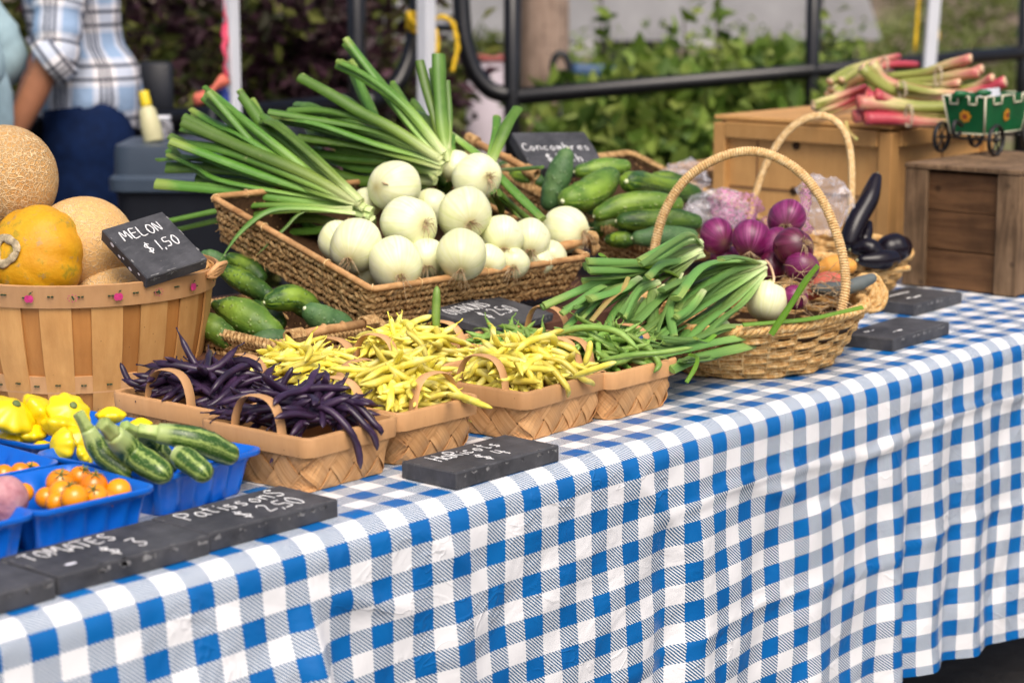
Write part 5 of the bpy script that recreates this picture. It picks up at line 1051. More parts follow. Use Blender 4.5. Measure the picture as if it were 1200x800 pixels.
# ================================================================== CRATES, BOXES, RHUBARB, CART
def slat_crate(x0, x1, y0, y1, z0, H, label):
    t = thing('wooden_crate', ((x0+x1)/2, (y0+y1)/2, z0), label, 'crate'); rr = random.Random(3)
    for (xa, xb, ya, yb, nx, ny) in ((x0, x0, y0, y1, 1, 0), (x0, x1, y0, y0, 0, 1), (x1, x1, y0, y1, -1, 0), (x0, x1, y1, y1, 0, -1)):
        for k in range(3):
            hh = H/3-.0015; zc = z0+H/3*(k+.5)
            c = V3((xa+xb)/2+nx*.018, (ya+yb)/2+ny*.018, zc); sz = (.012, yb-ya-.03, hh) if nx else (xb-xa-.03, .012, hh)
            MB().box(c+V3(0, 0, rr.uniform(-.001, .001)), sz, bev=.0015).build('board', 'crate_wood', t, smooth=False)
    for cx_ in (x0, x1):
        for cy_ in (y0, y1):
            sx, sy = (1 if cx_ == x0 else -1), (1 if cy_ == y0 else -1)
            MB().box((cx_+sx*.006, cy_+sy*.024, z0+H/2+.003), (.012, .050, H+.004), bev=.002).build('corner_post', 'crate_post', t, smooth=False)
            MB().box((cx_+sx*.034, cy_+sy*.006, z0+H/2+.003), (.044, .012, H+.002), bev=.002).build('corner_post', 'crate_post', t, smooth=False)
    MB().box(((x0+x1)/2, (y0+y1)/2, z0+H+.0105), (x1-x0+.004, y1-y0+.004, .010), bev=.002).build('lid', 'crate_post', t, smooth=False)
    return t
slat_crate(1.735, 2.12, .203, .455, TZ+.003, .232, 'old dark brown slatted crate under the green cart')
# light wooden box
bx0, by0 = 1.955, .625; BW, BD, Hb = .42, .43, .285; t = thing('fruit_box', (bx0+BW/2, by0+BD/2, TZ+.003), 'pale plywood fruit box with round holes under the rhubarb', 'box'); z0 = TZ+.003
MB().box((bx0+.004, by0+BD/2, z0+Hb/2), (.006, BD-.03, Hb), bev=.001).build('side_panel', 'light_box_wood', t, smooth=False)
MB().box((bx0+BW/2, by0+.004, z0+Hb/2), (BW-.03, .006, Hb), bev=.001).build('side_panel', 'light_box_wood', t, smooth=False)
MB().box((bx0+BW-.004, by0+BD/2, z0+Hb/2), (.006, BD-.03, Hb), bev=.001).build('side_panel', 'light_box_wood', t, smooth=False)
MB().box((bx0+BW/2, by0+BD-.004, z0+Hb/2), (BW-.03, .006, Hb), bev=.001).build('side_panel', 'light_box_wood', t, smooth=False)
for cx_, cy_ in ((bx0, by0), (bx0+BW, by0), (bx0, by0+BD), (bx0+BW, by0+BD)): MB().box((cx_, cy_, z0+Hb/2), (.032, .032, Hb+.002), bev=.002).build('corner_post', 'light_box_wood', t, smooth=False)
for y_ in (by0-.012, by0+BD+.012): MB().box((bx0+BW/2, y_, z0+Hb-.014), (BW-.036, .014, .036), bev=.002).build('top_rail', 'light_box_wood', t, smooth=False)
for x_ in (bx0-.012, bx0+BW+.012): MB().box((x_, by0+BD/2, z0+Hb-.014), (.014, BD-.036, .036), bev=.002).build('top_rail', 'light_box_wood', t, smooth=False)
MB().box((bx0+BW/2, by0+BD/2, z0+Hb+.012), (BW+.03, BD+.03, .010), bev=.002).build('lid', 'light_box_wood', t, smooth=False)
MB().box((bx0-.0005, by0+BD/2, z0+Hb*.5), (.002, BD-.04, .003)).build('panel_seam', 'brown_board', t, smooth=False)
for q in (.22, .78): MB().box((bx0-.0005, by0+BD*q, z0+Hb*.5), (.002, .002, Hb-.04)).build('panel_seam', 'brown_board', t, smooth=False)
MB().box((bx0+BW*.55, by0-.0005, z0+Hb*.5), (.003, .002, Hb-.04)).build('panel_seam', 'brown_board', t, smooth=False)
for px, py in ((933, 171), (930, 224)):
    p = atd(px, py, 1); dr = p-CAM; s = (bx0-.0005-CAM[0])/dr[0]; p = CAM+dr*s; MB().tube([p-V3(.001, 0, 0), p+V3(.003, 0, 0)], .0095, 20).build('round_hole', 'basket_core', t)
# cardboard box behind
c0 = atd(842, 214, 4.95); t = thing('cardboard_box', (c0[0], c0[1], TZ), 'brown cardboard box with printed marks behind the red onions', 'box')
Rb = rotz(.02); top = c0[2]+.035
MB().box((c0[0]+.10, c0[1], (top+TZ)/2), (.20, .30, top-TZ), Rb, bev=.002).build('carton', 'cardboard', t, smooth=False); MB().box((c0[0]+.02, c0[1]-.02, top+.012), (.10, .14, .003), axisrot((0, 1, 0), -.35)).build('flap', 'cardboard', t, smooth=False)
m = MB(); xf = c0[0]-.0015
yA = c0[1]-.075; yB = c0[1]-.125; zA, zB = top-.035, top-.085
for (ya, yb, za, zb) in ((yA, yB, zA, zA-.003), (yA, yB, zB, zB-.003), (yA, yA+.003, zA, zB), (yB, yB-.003, zA, zB), (c0[1]+.10, c0[1]-.06, top-.022, top-.026), (c0[1]+.06, c0[1]-.05, top-.034, top-.038)): m.add([(xf, ya, za), (xf, yb, za), (xf, yb, zb), (xf, ya, zb)], [(0, 1, 2, 3)])
m.add([(xf, c0[1]-.005+.036*math.cos(q), top-.066+.020*math.sin(q)) for q in np.arange(20)/20*2*PI], [tuple(range(20))]); m.build('printed_mark', 'print_ink', t, smooth=False)

veg('rhubarb_red', [(.45, .05, .06), (.55, .12, .10)], 60, .5)
# rhubarb bunches, on the fruit box
z6 = lambda x, y: (860+x/3.333, 40+y/3.333)
RGp = 'rhubarb bunches on the fruit box'
def rhubarb(label, stalks, d0, d1, tie=None, tw=.02, flip=False, red=False):
    first = atd(*z6(*stalks[0][0][0]), d0); t = thing('rhubarb_bunch', first, label, 'rhubarb', RGp)
    for i, (pts, w) in enumerate(stalks):
        P = smoothpath([atd(*z6(x, y), d0+(d1-d0)*q/(len(pts)-1)+(i % 3-1)*.012) for q, (x, y) in enumerate(pts)], 14); r = 1.32*w/3.333/FPX*4.5/2; s = np.linspace(0, 1, 14)
        if flip: P = P[::-1]
        t_ = MB().tube(P, r*(1.12-.25*s if not flip else .85+.3*s), 9, .78, up=LN).build('stalk', 'rhubarb', t); T = P[0]-P[1]; T /= np.linalg.norm(T); MB().tube([P[0]-T*.0008, P[0]+T*.0012], [r*(1.1 if not flip else .8)*.88]*2, 9, .78, up=LN).build('cut_end', 'rhubarb_flesh', t_)
        T = P[-1]-P[-2]; T /= np.linalg.norm(T); re = r*(.87 if not flip else 1.15); MB().tube([P[-1]-T*.0008, P[-1]+T*.0012], [re*.86]*2, 9, .78, up=LN).build('cut_end', 'rhubarb_red' if red else 'rhubarb_flesh', t_)
    if tie:
        c = atd(*z6(*tie), d0-.03+(d1-d0)*.4); m = MB()
        for k in (0, 1): m.tube([c+RT*(.004*k+.010*math.cos(q)*.5)+UPV*tw*math.sin(q)-FW*.012*math.cos(q) for q in np.linspace(0, 2*PI, 16)], .0012, 5, cap=False)
        m.build('twine_tie', 'twine', t)
rhubarb('rhubarb bunch with green leafy ends, far side of the heap', [([(375, 185), (450, 140), (560, 105), (645, 85)], 26), ([(380, 215), (470, 165), (600, 120), (715, 118)], 28), ([(370, 235), (480, 170), (620, 150)], 28), ([(405, 235), (440, 180), (520, 140), (640, 105)], 26), ([(420, 180), (520, 120), (600, 100)], 26), ([(380, 250), (450, 195), (560, 150)], 24)], 4.62, 4.85, (585, 125), .02)
rhubarb('rhubarb bunch of bright red stalks with cream ends', [([(960, 150), (860, 160), (780, 175), (640, 190)], 34), ([(925, 95), (830, 120), (740, 150), (600, 165)], 30), ([(905, 110), (820, 140), (700, 160)], 26), ([(970, 135), (850, 180), (720, 200)], 30), ([(880, 190), (760, 205), (600, 185)], 26)], 4.55, 4.66, (795, 165), .022, True)
rhubarb('greenish rhubarb bunch lying across the middle', [([(500, 130), (560, 190), (640, 225), (850, 250)], 36), ([(540, 115), (590, 180), (700, 215), (850, 240)], 34), ([(520, 160), (600, 215), (720, 245), (820, 262)], 32), ([(640, 200), (760, 225), (900, 230)], 26)], 4.48, 4.52, (655, 220), .020)
rhubarb('rhubarb bunch with hollow red cut ends facing out', [([(485, 268), (600, 272), (720, 285), (850, 285)], 44), ([(515, 242), (620, 275), (740, 290), (850, 275)], 40), ([(470, 322), (600, 315), (720, 320), (850, 325)], 40), ([(512, 328), (620, 330), (740, 345), (850, 348)], 40), ([(545, 282), (640, 295), (760, 305), (850, 310)], 42), ([(590, 302), (700, 325), (850, 340)], 42), ([(555, 235), (620, 265), (700, 280)], 36), ([(500, 295), (640, 320), (800, 330)], 38)], 4.40, 4.44, (680, 320), .024, True, True)
rhubarb('rhubarb bunch of pink stalks behind the green cart', [([(1060, 185), (980, 215), (880, 235), (780, 225)], 36), ([(1010, 170), (940, 205), (850, 220)], 28), ([(1040, 205), (960, 230), (860, 245)], 30), ([(1000, 235), (930, 245), (850, 255)], 28)], 4.50, 4.58, None, .02, True)
rhubarb('rhubarb bunch with dark green stalks at the box corner', [([(312, 272), (400, 245), (515, 205)], 24), ([(325, 300), (420, 270), (530, 215)], 24), ([(340, 312), (440, 280), (540, 240)], 22), ([(310, 285), (380, 262), (470, 250)], 24)], 4.50, 4.55, None)
o = leaf_mesh([atd(*z6(x, y), 4.38) for x, y in ((438, 340), (448, 380), (482, 412))], 7, None, 'dry_leaf', 4.4, .3); o.name = 'rhubarb_leaf'; tag(o, 'wilted yellow leaf hanging down the front of the fruit box', 'leaf')

# green painted toy cart on the crate
cz = TZ+.003+.232+.0155; px0 = at(1152, 184, cz)
t = thing('toy_cart', px0+V3(.10, .08, 0), 'green painted toy cart with flower emblems on the brown crate', 'cart')
cw, cl, ch, wz = .20, .098, .080, .042          # length along x, width along y
def cart_ring(k, z): return np.array([px0+V3(cw/2+sx*cw/2*k, cl/2+sy*cl/2*k, z) for sx, sy in ((-1, -1), (1, -1), (1, 1), (-1, 1))])
MB().loft([cart_ring(.80, wz), cart_ring(1.0, wz+ch), cart_ring(.95, wz+ch), cart_ring(.78, wz+.01)], True, True, True).build('cart_body', 'green_paint', t, smooth=False)
e = MB(); cr0, cr1 = cart_ring(.805, wz+.002), cart_ring(1.004, wz+ch)
for i in range(4):
    j = (i+1) % 4; e.tube([cr0[i], cr1[i]], .0022, 6); e.tube([cr0[i], cr0[j]], .0018, 6)
    A, B = cr1[i], cr1[j]; pr = [A]
    for f0, f1 in ((.18, .36), (.62, .80)): pr += [A+(B-A)*f0, A+(B-A)*f0-V3(0, 0, .016), A+(B-A)*f1-V3(0, 0, .016), A+(B-A)*f1]
    pr.append(B)
    for a, b in zip(pr, pr[1:]): e.tube([a, b], .0018, 6)
e.build('cream_edging', 'cream_paint', t)
for i in range(4):
    fl = MB(); fr_ = MB();
    j = (i+1) % 4; cen = (cr0[i]+cr0[j]+cr1[i]+cr1[j])/4; ux = cr1[j]-cr1[i]; ux /= np.linalg.norm(ux); uz = (cr1[i]+cr1[j]-cr0[i]-cr0[j]); uz /= np.linalg.norm(uz); nn = np.cross(ux, uz); cen = cen+nn*.0016-uz*.002
    for k in range(7): q = k/7*2*PI; c_ = cen+(ux*math.cos(q)+uz*math.sin(q))*.0085; fl.add([c_+(ux*math.cos(w)+uz*math.sin(w))*.0048+nn*.0003*k for w in np.arange(10)/10*2*PI], [tuple(range(10))])
    fr_.add([cen+(ux*math.cos(w)+uz*math.sin(w))*.0055+nn*.0035 for w in np.arange(12)/12*2*PI], [tuple(range(12))])
    fl = fl.build('flower_emblem', 'flower_orange', t, smooth=False); fr_.build('flower_centre', 'flower_red', fl, smooth=False)
for wx in (.026, .175):
    for wy in (-.014, cl+.014):
        c = px0+V3(wx, wy, .0335); m = MB(); rg = [c+V3(math.cos(q)*.0300, 0, math.sin(q)*.0300) for q in np.linspace(0, 2*PI, 29)]; m.tube(rg, .0032, 7, 1.6, up=Y, cap=False)
        w_ = m.build('wheel', 'black_iron', t); s_ = MB()
        for k in range(6): s_.tube([c, c+V3(math.cos(k*PI/3)*.029, 0, math.sin(k*PI/3)*.029)], .0018, 5)
        s_.tube([c-V3(0, .006, 0), c+V3(0, .006, 0)], .0045, 8); s_.build('spokes', 'black_iron', w_)
for wx in (.026, .175): MB().tube([px0+V3(wx, -.016, .0335), px0+V3(wx, cl+.016, .0335)], .003, 6).build('axle', 'black_iron', t)
m = MB(); hp_ = px0+V3(-.004, cl*.5, wz+.02); m.tube(smoothpath([hp_, hp_-V3(.03, 0, -.01), hp_-V3(.036, 0, .012), hp_-V3(.02, 0, .022), hp_-V3(.006, 0, .012)], 12), .0045, 7); m.build('drawbar_loop', 'black_iron', t)
for k in range(3):
    o = MB().box(px0+V3(.07+.03*k, .03+.012*k, wz+.055+.012*(k % 2)), (.075, .002, .050), rotz(.1*k-.1) @ axisrot((1, 0, 0), .12*k-.1)).build('paper_card', 'paper', smooth=False); tag(o, ('white paper card standing in the green cart, first in the pack', 'white paper card tucked in the middle of the pack in the cart', 'white paper card at the far end of the pack in the cart')[k], 'card')
for dx, dy in ((-.004, .03), (.055, .01)):
    p = px0+V3(dx, dy+.02, wz+ch+.005); MB().tube([p+RT*.012, p, p-RT*.012, p-RT*.02-UPV*.004], [.004, .0075, .0075, .004], 9).build('corner_knob', 'green_paint', t)

# ================================================================== BEHIND THE TABLE
DV = V3(math.cos(YAW), math.sin(YAW), 0)
def gz(x, y):
    d = x*DV[0]+y*DV[1]; l = x*RT[0]+y*RT[1]
    s = lambda a, b, v: np.clip((v-a)/(b-a), 0, 1)**2*(3-2*np.clip((v-a)/(b-a), 0, 1))
    bank = s(7.2, 11, d)*.45+s(10.5, 30, d)*3.2*s(-6, 3, l+.0*d)+s(20, 90, d)*3.5
    return bank+.05*np.sin(x*1.3+.4)*np.sin(y*1.1)*s(5, 8, d)
xs = np.concatenate([np.linspace(-40, -4, 14), np.linspace(-3.5, 22, 90), np.linspace(24, 160, 30)]); ys = np.concatenate([np.linspace(-80, -4, 18), np.linspace(-3.5, 22, 90), np.linspace(24, 160, 30)])
GX, GY = np.meshgrid(xs, ys); GZ = gz(GX, GY); nx = len(xs)
F = [(i*nx+j, i*nx+j+1, (i+1)*nx+j+1, (i+1)*nx+j) for i in range(len(ys)-1) for j in range(nx-1)]
tag(MB().add(np.c_[GX.ravel(), GY.ravel(), GZ.ravel()], F).build('ground', 'ground', origin=(0, 0, 0)), kind='structure')

def gp(px, d):                               # a point on the ground under picture column px at distance d
    p = atd(px, 100, d); return V3(p[0], p[1], float(gz(p[0], p[1])))
def clumps(name, mat, pts, n_leaf, size, seed, parent=None, wide=.5, droop=.5, tall=None):
    """many small bent leaves around the given centres: (x, y, z, spread xy, spread z)"""
    rr = np.random.RandomState(seed); mb = MB(); V = []; F = []; U = []
    for (x, y, z, sx, sz) in pts:
        for _ in range(n_leaf):
            g = rr.normal(size=3); g /= np.linalg.norm(g)+1e-9; q = rr.rand()**.4; c = np.array([x+g[0]*sx*q, y+g[1]*sx*q, z+g[2]*sz*q]); L = size*rr.uniform(.5, 1.5); d = rr.normal(size=3)*np.array([1, 1, .6])+np.array([0, 0, .2]); d /= np.linalg.norm(d)
            s = np.cross(d, rr.normal(size=3)); s /= np.linalg.norm(s)+1e-9; w = L*wide*rr.uniform(.7, 1.2)/2; b = len(V); nn = np.cross(d, s); cv = rr.rand()
            V += [c, c+d*L*.45+s*w+nn*L*.05, c+d*L-nn*L*.12*droop*2, c+d*L*.45-s*w+nn*L*.05]; F += [(b, b+1, b+2), (b, b+2, b+3)]; U += [(cv, 0)]*4
    return mb.add(np.array(V), F, np.array(U)).build(name, mat, parent, origin=None if parent else (0, 0, 0), smooth=False)
rs = np.random.RandomState(3)
# weeds on the bank
pts = []
for _ in range(900):
    d = rs.uniform(7.9, 13); px = rs.uniform(630, 1062 if d < 10 else 1010)+rs.normal()*8; p = gp(px, d); h = rs.uniform(.12, .6) if d > 8.4 else rs.uniform(.1, .45); pts.append((p[0], p[1], p[2]+h*.55, .17, h*.6))
o = clumps('weeds', 'weeds', pts, 70, .048, 1, wide=.5); tag(o, 'mass of green weeds growing on the bank behind the railing', 'weeds', kind='stuff')
pts = []
for px, py, d in ((700, 170, 7.7), (720, 130, 8), (760, 150, 7.8), (800, 135, 7.8), (815, 180, 7.6), (840, 140, 7.9), (855, 110, 8.0), (745, 190, 7.6), (785, 195, 7.5), (690, 200, 7.5), (860, 165, 7.7), (905, 110, 8.1), (730, 215, 7.5), (830, 210, 7.5), (675, 150, 7.9), (770, 110, 8.2), (980, 120, 8.2), (930, 160, 7.8)): p = atd(px, py, d); pts.append((p[0], p[1], p[2], .26, .20))
o = clumps('broadleaf_weeds', 'weeds', pts, 150, .085, 2, wide=.75, droop=1); tag(o, 'big leaved green weeds close behind the railing', 'weeds', kind='stuff')
for i, (px, d, h, lab) in enumerate(((712, 8.6, 1.25, 'tall bare weed stalk behind the rail, closest to the wooden pole'), (808, 8.9, 1.2, 'tall brown weed stalk in the middle of the weeds'), (845, 9.3, 1.3, 'thin tall weed stalk beside the brown one'), (968, 8.8, 1.4, 'tall green weed stalk just past the black post'))):
    p = gp(px, d); t = thing('weed_stalk', p, lab, 'plant', 'tall weed stalks'); P = smoothpath([p, p+V3(.02, .03, h*.5), p+V3(-.02, .02, h)], 10); MB().tube(P, np.linspace(.010, .003, 10), 6).build('stem', 'bark', t); clumps('leaves', 'weeds', [(*P[k], .12, .12) for k in range(2, 10)], 9, .09, 20+i, t)
# grass and low plants to the sides
pts = []
for _ in range(700):
    px = rs.choice([rs.uniform(400, 650), rs.uniform(1000, 1300)]); d = rs.uniform(7.6, 15) if px < 700 else rs.uniform(12.5, 24); p = gp(px, d); pts.append((p[0], p[1], p[2]+(.25 if px < 700 else .05), .25, .32 if px < 700 else .1))
o = clumps('grass', 'grass', pts, 16, .16, 4, wide=.14); tag(o, 'patchy grass on the bank', 'grass', kind='stuff')
# shrubs behind the seller
def shrub(name, px, d, w, h, mat, label, seed, n=44, nl=70, size=.075, under=None):
    p = gp(px, d); t = thing(name, p, label, 'shrub', 'shrubs behind the stall'); rr = random.Random(seed); br = MB(); pts = []
    for k in range(9):
        a = rr.uniform(0, 2*PI); e = p+V3(math.cos(a)*w*rr.uniform(.3, .8), math.sin(a)*w*rr.uniform(.3, .8), h*rr.uniform(.6, .95)); br.tube(smoothpath([p+V3(rr.uniform(-.1, .1), rr.uniform(-.1, .1), -.02), (p+e)/2+V3(0, 0, .1), e], 8), np.linspace(.022, .006, 8), 6)
    br.build('branches', 'bark', t)
    for k in range(n): a = rr.uniform(0, 2*PI); q = rr.random()**.5; pts.append((p[0]+math.cos(a)*w*q, p[1]+math.sin(a)*w*q, p[2]+h*rr.uniform(.12, .95), rr.uniform(.14, .3), rr.uniform(.12, .26)))
    clumps('foliage', mat, pts, nl, size, seed, t)
    if under: clumps('low_foliage', under, [(x, y, p[2]+(z-p[2])*.55, a, b) for x, y, z, a, b in pts[:n//2]], nl, size*.9, seed+50, t)
shrub('purple_shrub', 175, 8.0, .75, 2.2, 'purple_leaves', 'dark purple leaved shrub directly behind the plaid shirt', 11, under='olive_leaves')
shrub('purple_shrub', 300, 8.3, .80, 2.3, 'purple_leaves', 'dark purple leaved shrub behind the white pole with pink ribbon', 12, under='olive_leaves')
shrub('purple_shrub', 378, 8.2, .34, 2.1, 'purple_leaves', 'purple leaved shrub beside the black railing loop', 13, under='olive_leaves')
shrub('green_shrub', 40, 8.6, .8, 2.2, 'olive_leaves', 'dark green shrub hidden behind the two sellers', 14)
shrub('green_shrub', 240, 9.2, .9, 2.4, 'olive_leaves', 'dark olive shrub behind the purple leaved ones', 15); shrub('green_shrub', 340, 9.4, .5, 2.4, 'olive_leaves', 'dark olive shrub near the black railing', 16)
shrub('thin_shrub', 448, 8.6, .10, 1.7, 'purple_leaves', 'thin purple leaved sapling between railing post and loop', 17, 9, 16)

# railing: two sections of black pipe whose rails curl up at the facing ends
def rl(px, py, d): return atd(px, py, d)
t = thing('pipe_railing', gp(800, 7.4), 'black pipe railing section running off behind the rhubarb', 'railing', 'black pipe railings')
A = rl(600, 114, 7.0); B = rl(1260, 57, 8.75); dirr = (B-A)/np.linalg.norm(B-A)
MB().tube([A, B+dirr*2], .030, 12).build('rail', 'black_paint', t)
def vpost(px, d, parent, top=1.75, r=.028):
    p = gp(px, d); MB().tube([V3(p[0], p[1], p[2]-.05), V3(p[0], p[1], p[2]+top)], r, 12).build('post', 'black_paint', parent)
def online(px):                                # the distance at which the rail crosses a column
    r0 = ray(px, 100); M_ = np.array([[r0[0], -dirr[0]], [r0[1], -dirr[1]]]); s = np.linalg.solve(M_, (A-CAM)[:2]); return s[0]
for px in (600, 951, 1198): vpost(px, online(px), t)
P = smoothpath([rl(598, 112, 7.0), rl(575, 106, 6.99), rl(556, 84, 6.98), rl(545, 50, 6.97), rl(541, 10, 6.97), rl(541, -30, 6.97), rl(548, -90, 6.97), rl(575, -125, 6.98), rl(600, -130, 7.0)], 40)
MB().tube(P, .030, 12).build('curled_end', 'black_paint', t); MB().tube([rl(600, -130, 7.0), rl(600, -130, 7.0)+dirr*5.5], .030, 12).build('top_rail', 'black_paint', t)
t2 = thing('pipe_railing', gp(400, 6.5), 'black pipe railing section behind the shrubs and the seller', 'railing', 'black pipe railings')
C0 = rl(428, 120, 6.55); P = smoothpath([C0, rl(448, 114, 6.6), rl(468, 96, 6.62), rl(483, 60, 6.65), rl(489, 20, 6.67), rl(489, -30, 6.67), rl(482, -80, 6.66), rl(460, -110, 6.62), rl(428, -118, 6.55)], 40)
MB().tube(P, .030, 12).build('curled_end', 'black_paint', t2); MB().tube([C0-dirr*4, C0], .030, 12).build('rail', 'black_paint', t2); E0 = rl(428, -118, 6.55); MB().tube([E0-dirr*4, E0], .030, 12).build('top_rail', 'black_paint', t2)
p = gp(419, 6.52); MB().tube([p-V3(0, 0, .05), p+V3(0, 0, 1.95)], .029, 12).build('post', 'black_paint', t2)
MB().tube([rl(489, 33, 6.66), rl(541, 33, 6.97)], .012, 8).build('link_bar', 'black_paint', t2)
# utility pole, bucket, blue pipe
p = gp(638, 9.0); t = thing('utility_pole', p, 'weathered wooden utility pole behind the black railing', 'pole'); mb = MB(); lathe(mb, [(.108, -.1), (.106, 1), (.104, 2), (.102, 4), (.10, 6)], 28, None, p); mb.build('shaft', 'pole_wood', t)
p = gp(580, 9.3); t = thing('tall_bucket', p, 'tall pale bin with a red rim beside the wooden pole', 'bin'); mb = MB(); lathe(mb, [(.12, 0), (.125, .3), (.130, float(at(0, 0, 0)[2])*0+.96-p[2])], 28, None, p); mb.build('shell', 'bucket_white', t); z_ = .96-p[2]
MB().tube([p+V3(math.cos(q)*.132, math.sin(q)*.132, z_) for q in np.linspace(0, 2*PI, 33)], .010, 8, cap=False).build('red_rim', 'red_plastic', t)
t = thing('blue_tube', atd(660, 90, 8.0), 'dark blue tube with a black ring lying on the weeds behind the rail', 'tube'); MB().tube([atd(672, 83, 8.0), atd(780, 90, 8.4)], .030, 14).build('barrel', 'blue_tarp', t)
c = atd(657, 80, 8.0); MB().tube([c+(RT*math.cos(q)*.032+UPV*math.sin(q)*.056) for q in np.linspace(0, 2*PI, 25)], .014, 8, cap=False).build('ring', 'black_paint', t)
MB().tube([c-UPV*.05, V3(c[0], c[1], float(gz(c[0], c[1])))], .012, 8).build('stake', 'black_paint', t)
# concrete block wall, kerb and road beyond
w0 = gp(660, 14.0); w1 = gp(1040, 14.4); dr = w1-w0; dr[2] = 0; L = np.linalg.norm(dr); dr /= L; nn = V3(-dr[1], dr[0], 0)
zt = float(atd(800, -60, 14)[2]); zb = float(atd(860, 46, 14)[2])
ring = [w0+nn*o_ for o_ in (0, .5)]; m = MB()
m.add([V3(*q[:2], z) for q, z in ((w0-dr*2, zb), (w1-dr*.05, zb-.02), (w1-dr*.28, zt), (w0-dr*2, zt), (w0-dr*2+nn*.6, zb), (w1-dr*.05+nn*.6, zb-.02), (w1-dr*.28+nn*.6, zt), (w0-dr*2+nn*.6, zt))], [(0, 1, 2, 3), (7, 6, 5, 4), (0, 4, 5, 1), (1, 5, 6, 2), (2, 6, 7, 3), (3, 7, 4, 0)])
t = tag(m.build('concrete_block', 'concrete', smooth=False), 'large grey concrete block above the weeds, its underside dark', 'concrete block')
for q in (.25, .8):
    c = w0+dr*L*q+nn*.3; m = MB().box((c[0], c[1], (zb+float(gz(c[0], c[1]))-.1)/2), (.5, .4, max(.05, zb-float(gz(c[0], c[1]))+.1)), rotz(math.atan2(dr[1], dr[0]))); m.build('footing', 'dark_plastic', t, smooth=False)
k0 = gp(300, 15.5); k1 = gp(640, 16.2); dk = k1-k0; dk[2] = 0; Lk = np.linalg.norm(dk); dk /= Lk; c = (k0+k1)/2; zk = float(atd(560, 20, 16)[2])
tag(MB().box((c[0], c[1], (zk+c[2]-.3)/2), (Lk+3, .25, zk-c[2]+.3), rotz(math.atan2(dk[1], dk[0])), bev=.02).build('low_wall', 'pale_concrete', smooth=False), 'low pale concrete wall far behind the railing loops', 'wall')
c2 = c+V3(-dk[1], dk[0], 0)*3; m = MB().box((c2[0], c2[1], zk-.35), (Lk+8, 5, .1), rotz(math.atan2(dk[1], dk[0]))); tag(m.build('road', 'pale_concrete', smooth=False), kind='structure')

# gazebo poles with their ropes and ribbon
def gpole(px, d, lean, label, w):
    p = gp(px, d); t = thing('gazebo_pole', p, label, 'pole', 'white gazebo poles'); top = p+V3(0, 0, 2.3)+RT*lean
    MB().box((p+top)/2, (w, w, np.linalg.norm(top-p)), frame_z(top-p), bev=.003).build('tube', 'white_pole', t, smooth=False); MB().box(p+V3(0, 0, .006), (.09, .09, .01), bev=.002).build('foot_plate', 'white_pole', t, smooth=False); return p, top
pa, ta = gpole(273, 5.8, 0, 'white gazebo pole with pink ribbon behind the green onion leaves', .034); pb, tb_ = gpole(500, 6.5, .0, 'white gazebo pole tied to the black railing with yellow rope', .044); pc, tc = gpole(1073, 7.3, .10, 'leaning white gazebo pole with a yellow strap behind the rhubarb', .042)
P = [atd(264, y, 5.76)+RT*.004*math.sin(y*.3) for y in np.linspace(-80, 92, 24)]; tag(MB().tube(P, .011, 8, .35, up=FW, twist=9).build('pink_ribbon', 'pink_ribbon'), 'pink patterned ribbon hanging along the white pole', 'ribbon')
P = smoothpath([atd(265, 92, 5.76), atd(252, 103, 5.74), atd(238, 113, 5.72), atd(228, 118, 5.7)], 14); tag(MB().tube(P, .018, 8, .5, up=FW, twist=4).build('pink_cloth', 'coral_fabric'), 'crumpled coral cloth at the foot of the ribbon', 'cloth')
tag(MB().tube(smoothpath([atd(258, 104, 5.8), atd(266, 112, 5.8), atd(262, 124, 5.8)], 8), .022, 8, .6).build('blue_cloth', 'blue_cloth'), 'small blue cloth beside the white pole', 'cloth')
m = MB()
for k, (y0, y1) in enumerate(((16, 24), (22, 30), (27, 36), (32, 41))):
    cx = atd(492, (y0+y1)/2, 6.57); ring = [cx+RT*.040*math.cos(q)+FW*.055*math.sin(q)+UPV*((y0-y1)*.001*math.cos(q)) for q in np.linspace(0, 2*PI, 26)]; m.tube(ring, .0065, 7, cap=False)
m.tube(smoothpath([atd(503, 26, 6.50), atd(518, 20, 6.50), atd(530, 27, 6.50), atd(535, 45, 6.50), atd(536, 58, 6.50), atd(533, 72, 6.50), atd(530, 84, 6.50)], 24), [.0075+.002*math.sin(i*1.7) for i in range(24)], 7); m.tube(smoothpath([atd(511, 34, 6.48), atd(513, 50, 6.48), atd(512, 64, 6.48)], 10), .006, 6); m.tube(smoothpath([atd(478, 14, 6.5), atd(484, 26, 6.5), atd(500, 40, 6.5)], 10), .009, 6)
tag(m.build('yellow_rope', 'yellow_rope'), 'yellow rope knotted round the white pole and the black pipe', 'rope')
tag(MB().tube(smoothpath([atd(1097, -40, 7.3), atd(1095, 0, 7.3), atd(1096, 25, 7.3), atd(1101, 45, 7.3), atd(1098, 49, 7.3)], 16), [.016]*6+[.024]*6+[.018, .012, .008, .004], 8, .3, up=FW, twist=1.2).build('yellow_strap', 'yellow_rope'), 'yellow strap hanging beside the leaning white pole', 'strap')
tag(MB().tube(smoothpath([atd(1079, -40, 7.28), atd(1076, 10, 7.28), atd(1072, 60, 7.28)], 10), .006, 6).build('yellow_rope', 'yellow_rope'), 'thin yellow cord running down the leaning white pole', 'cord')

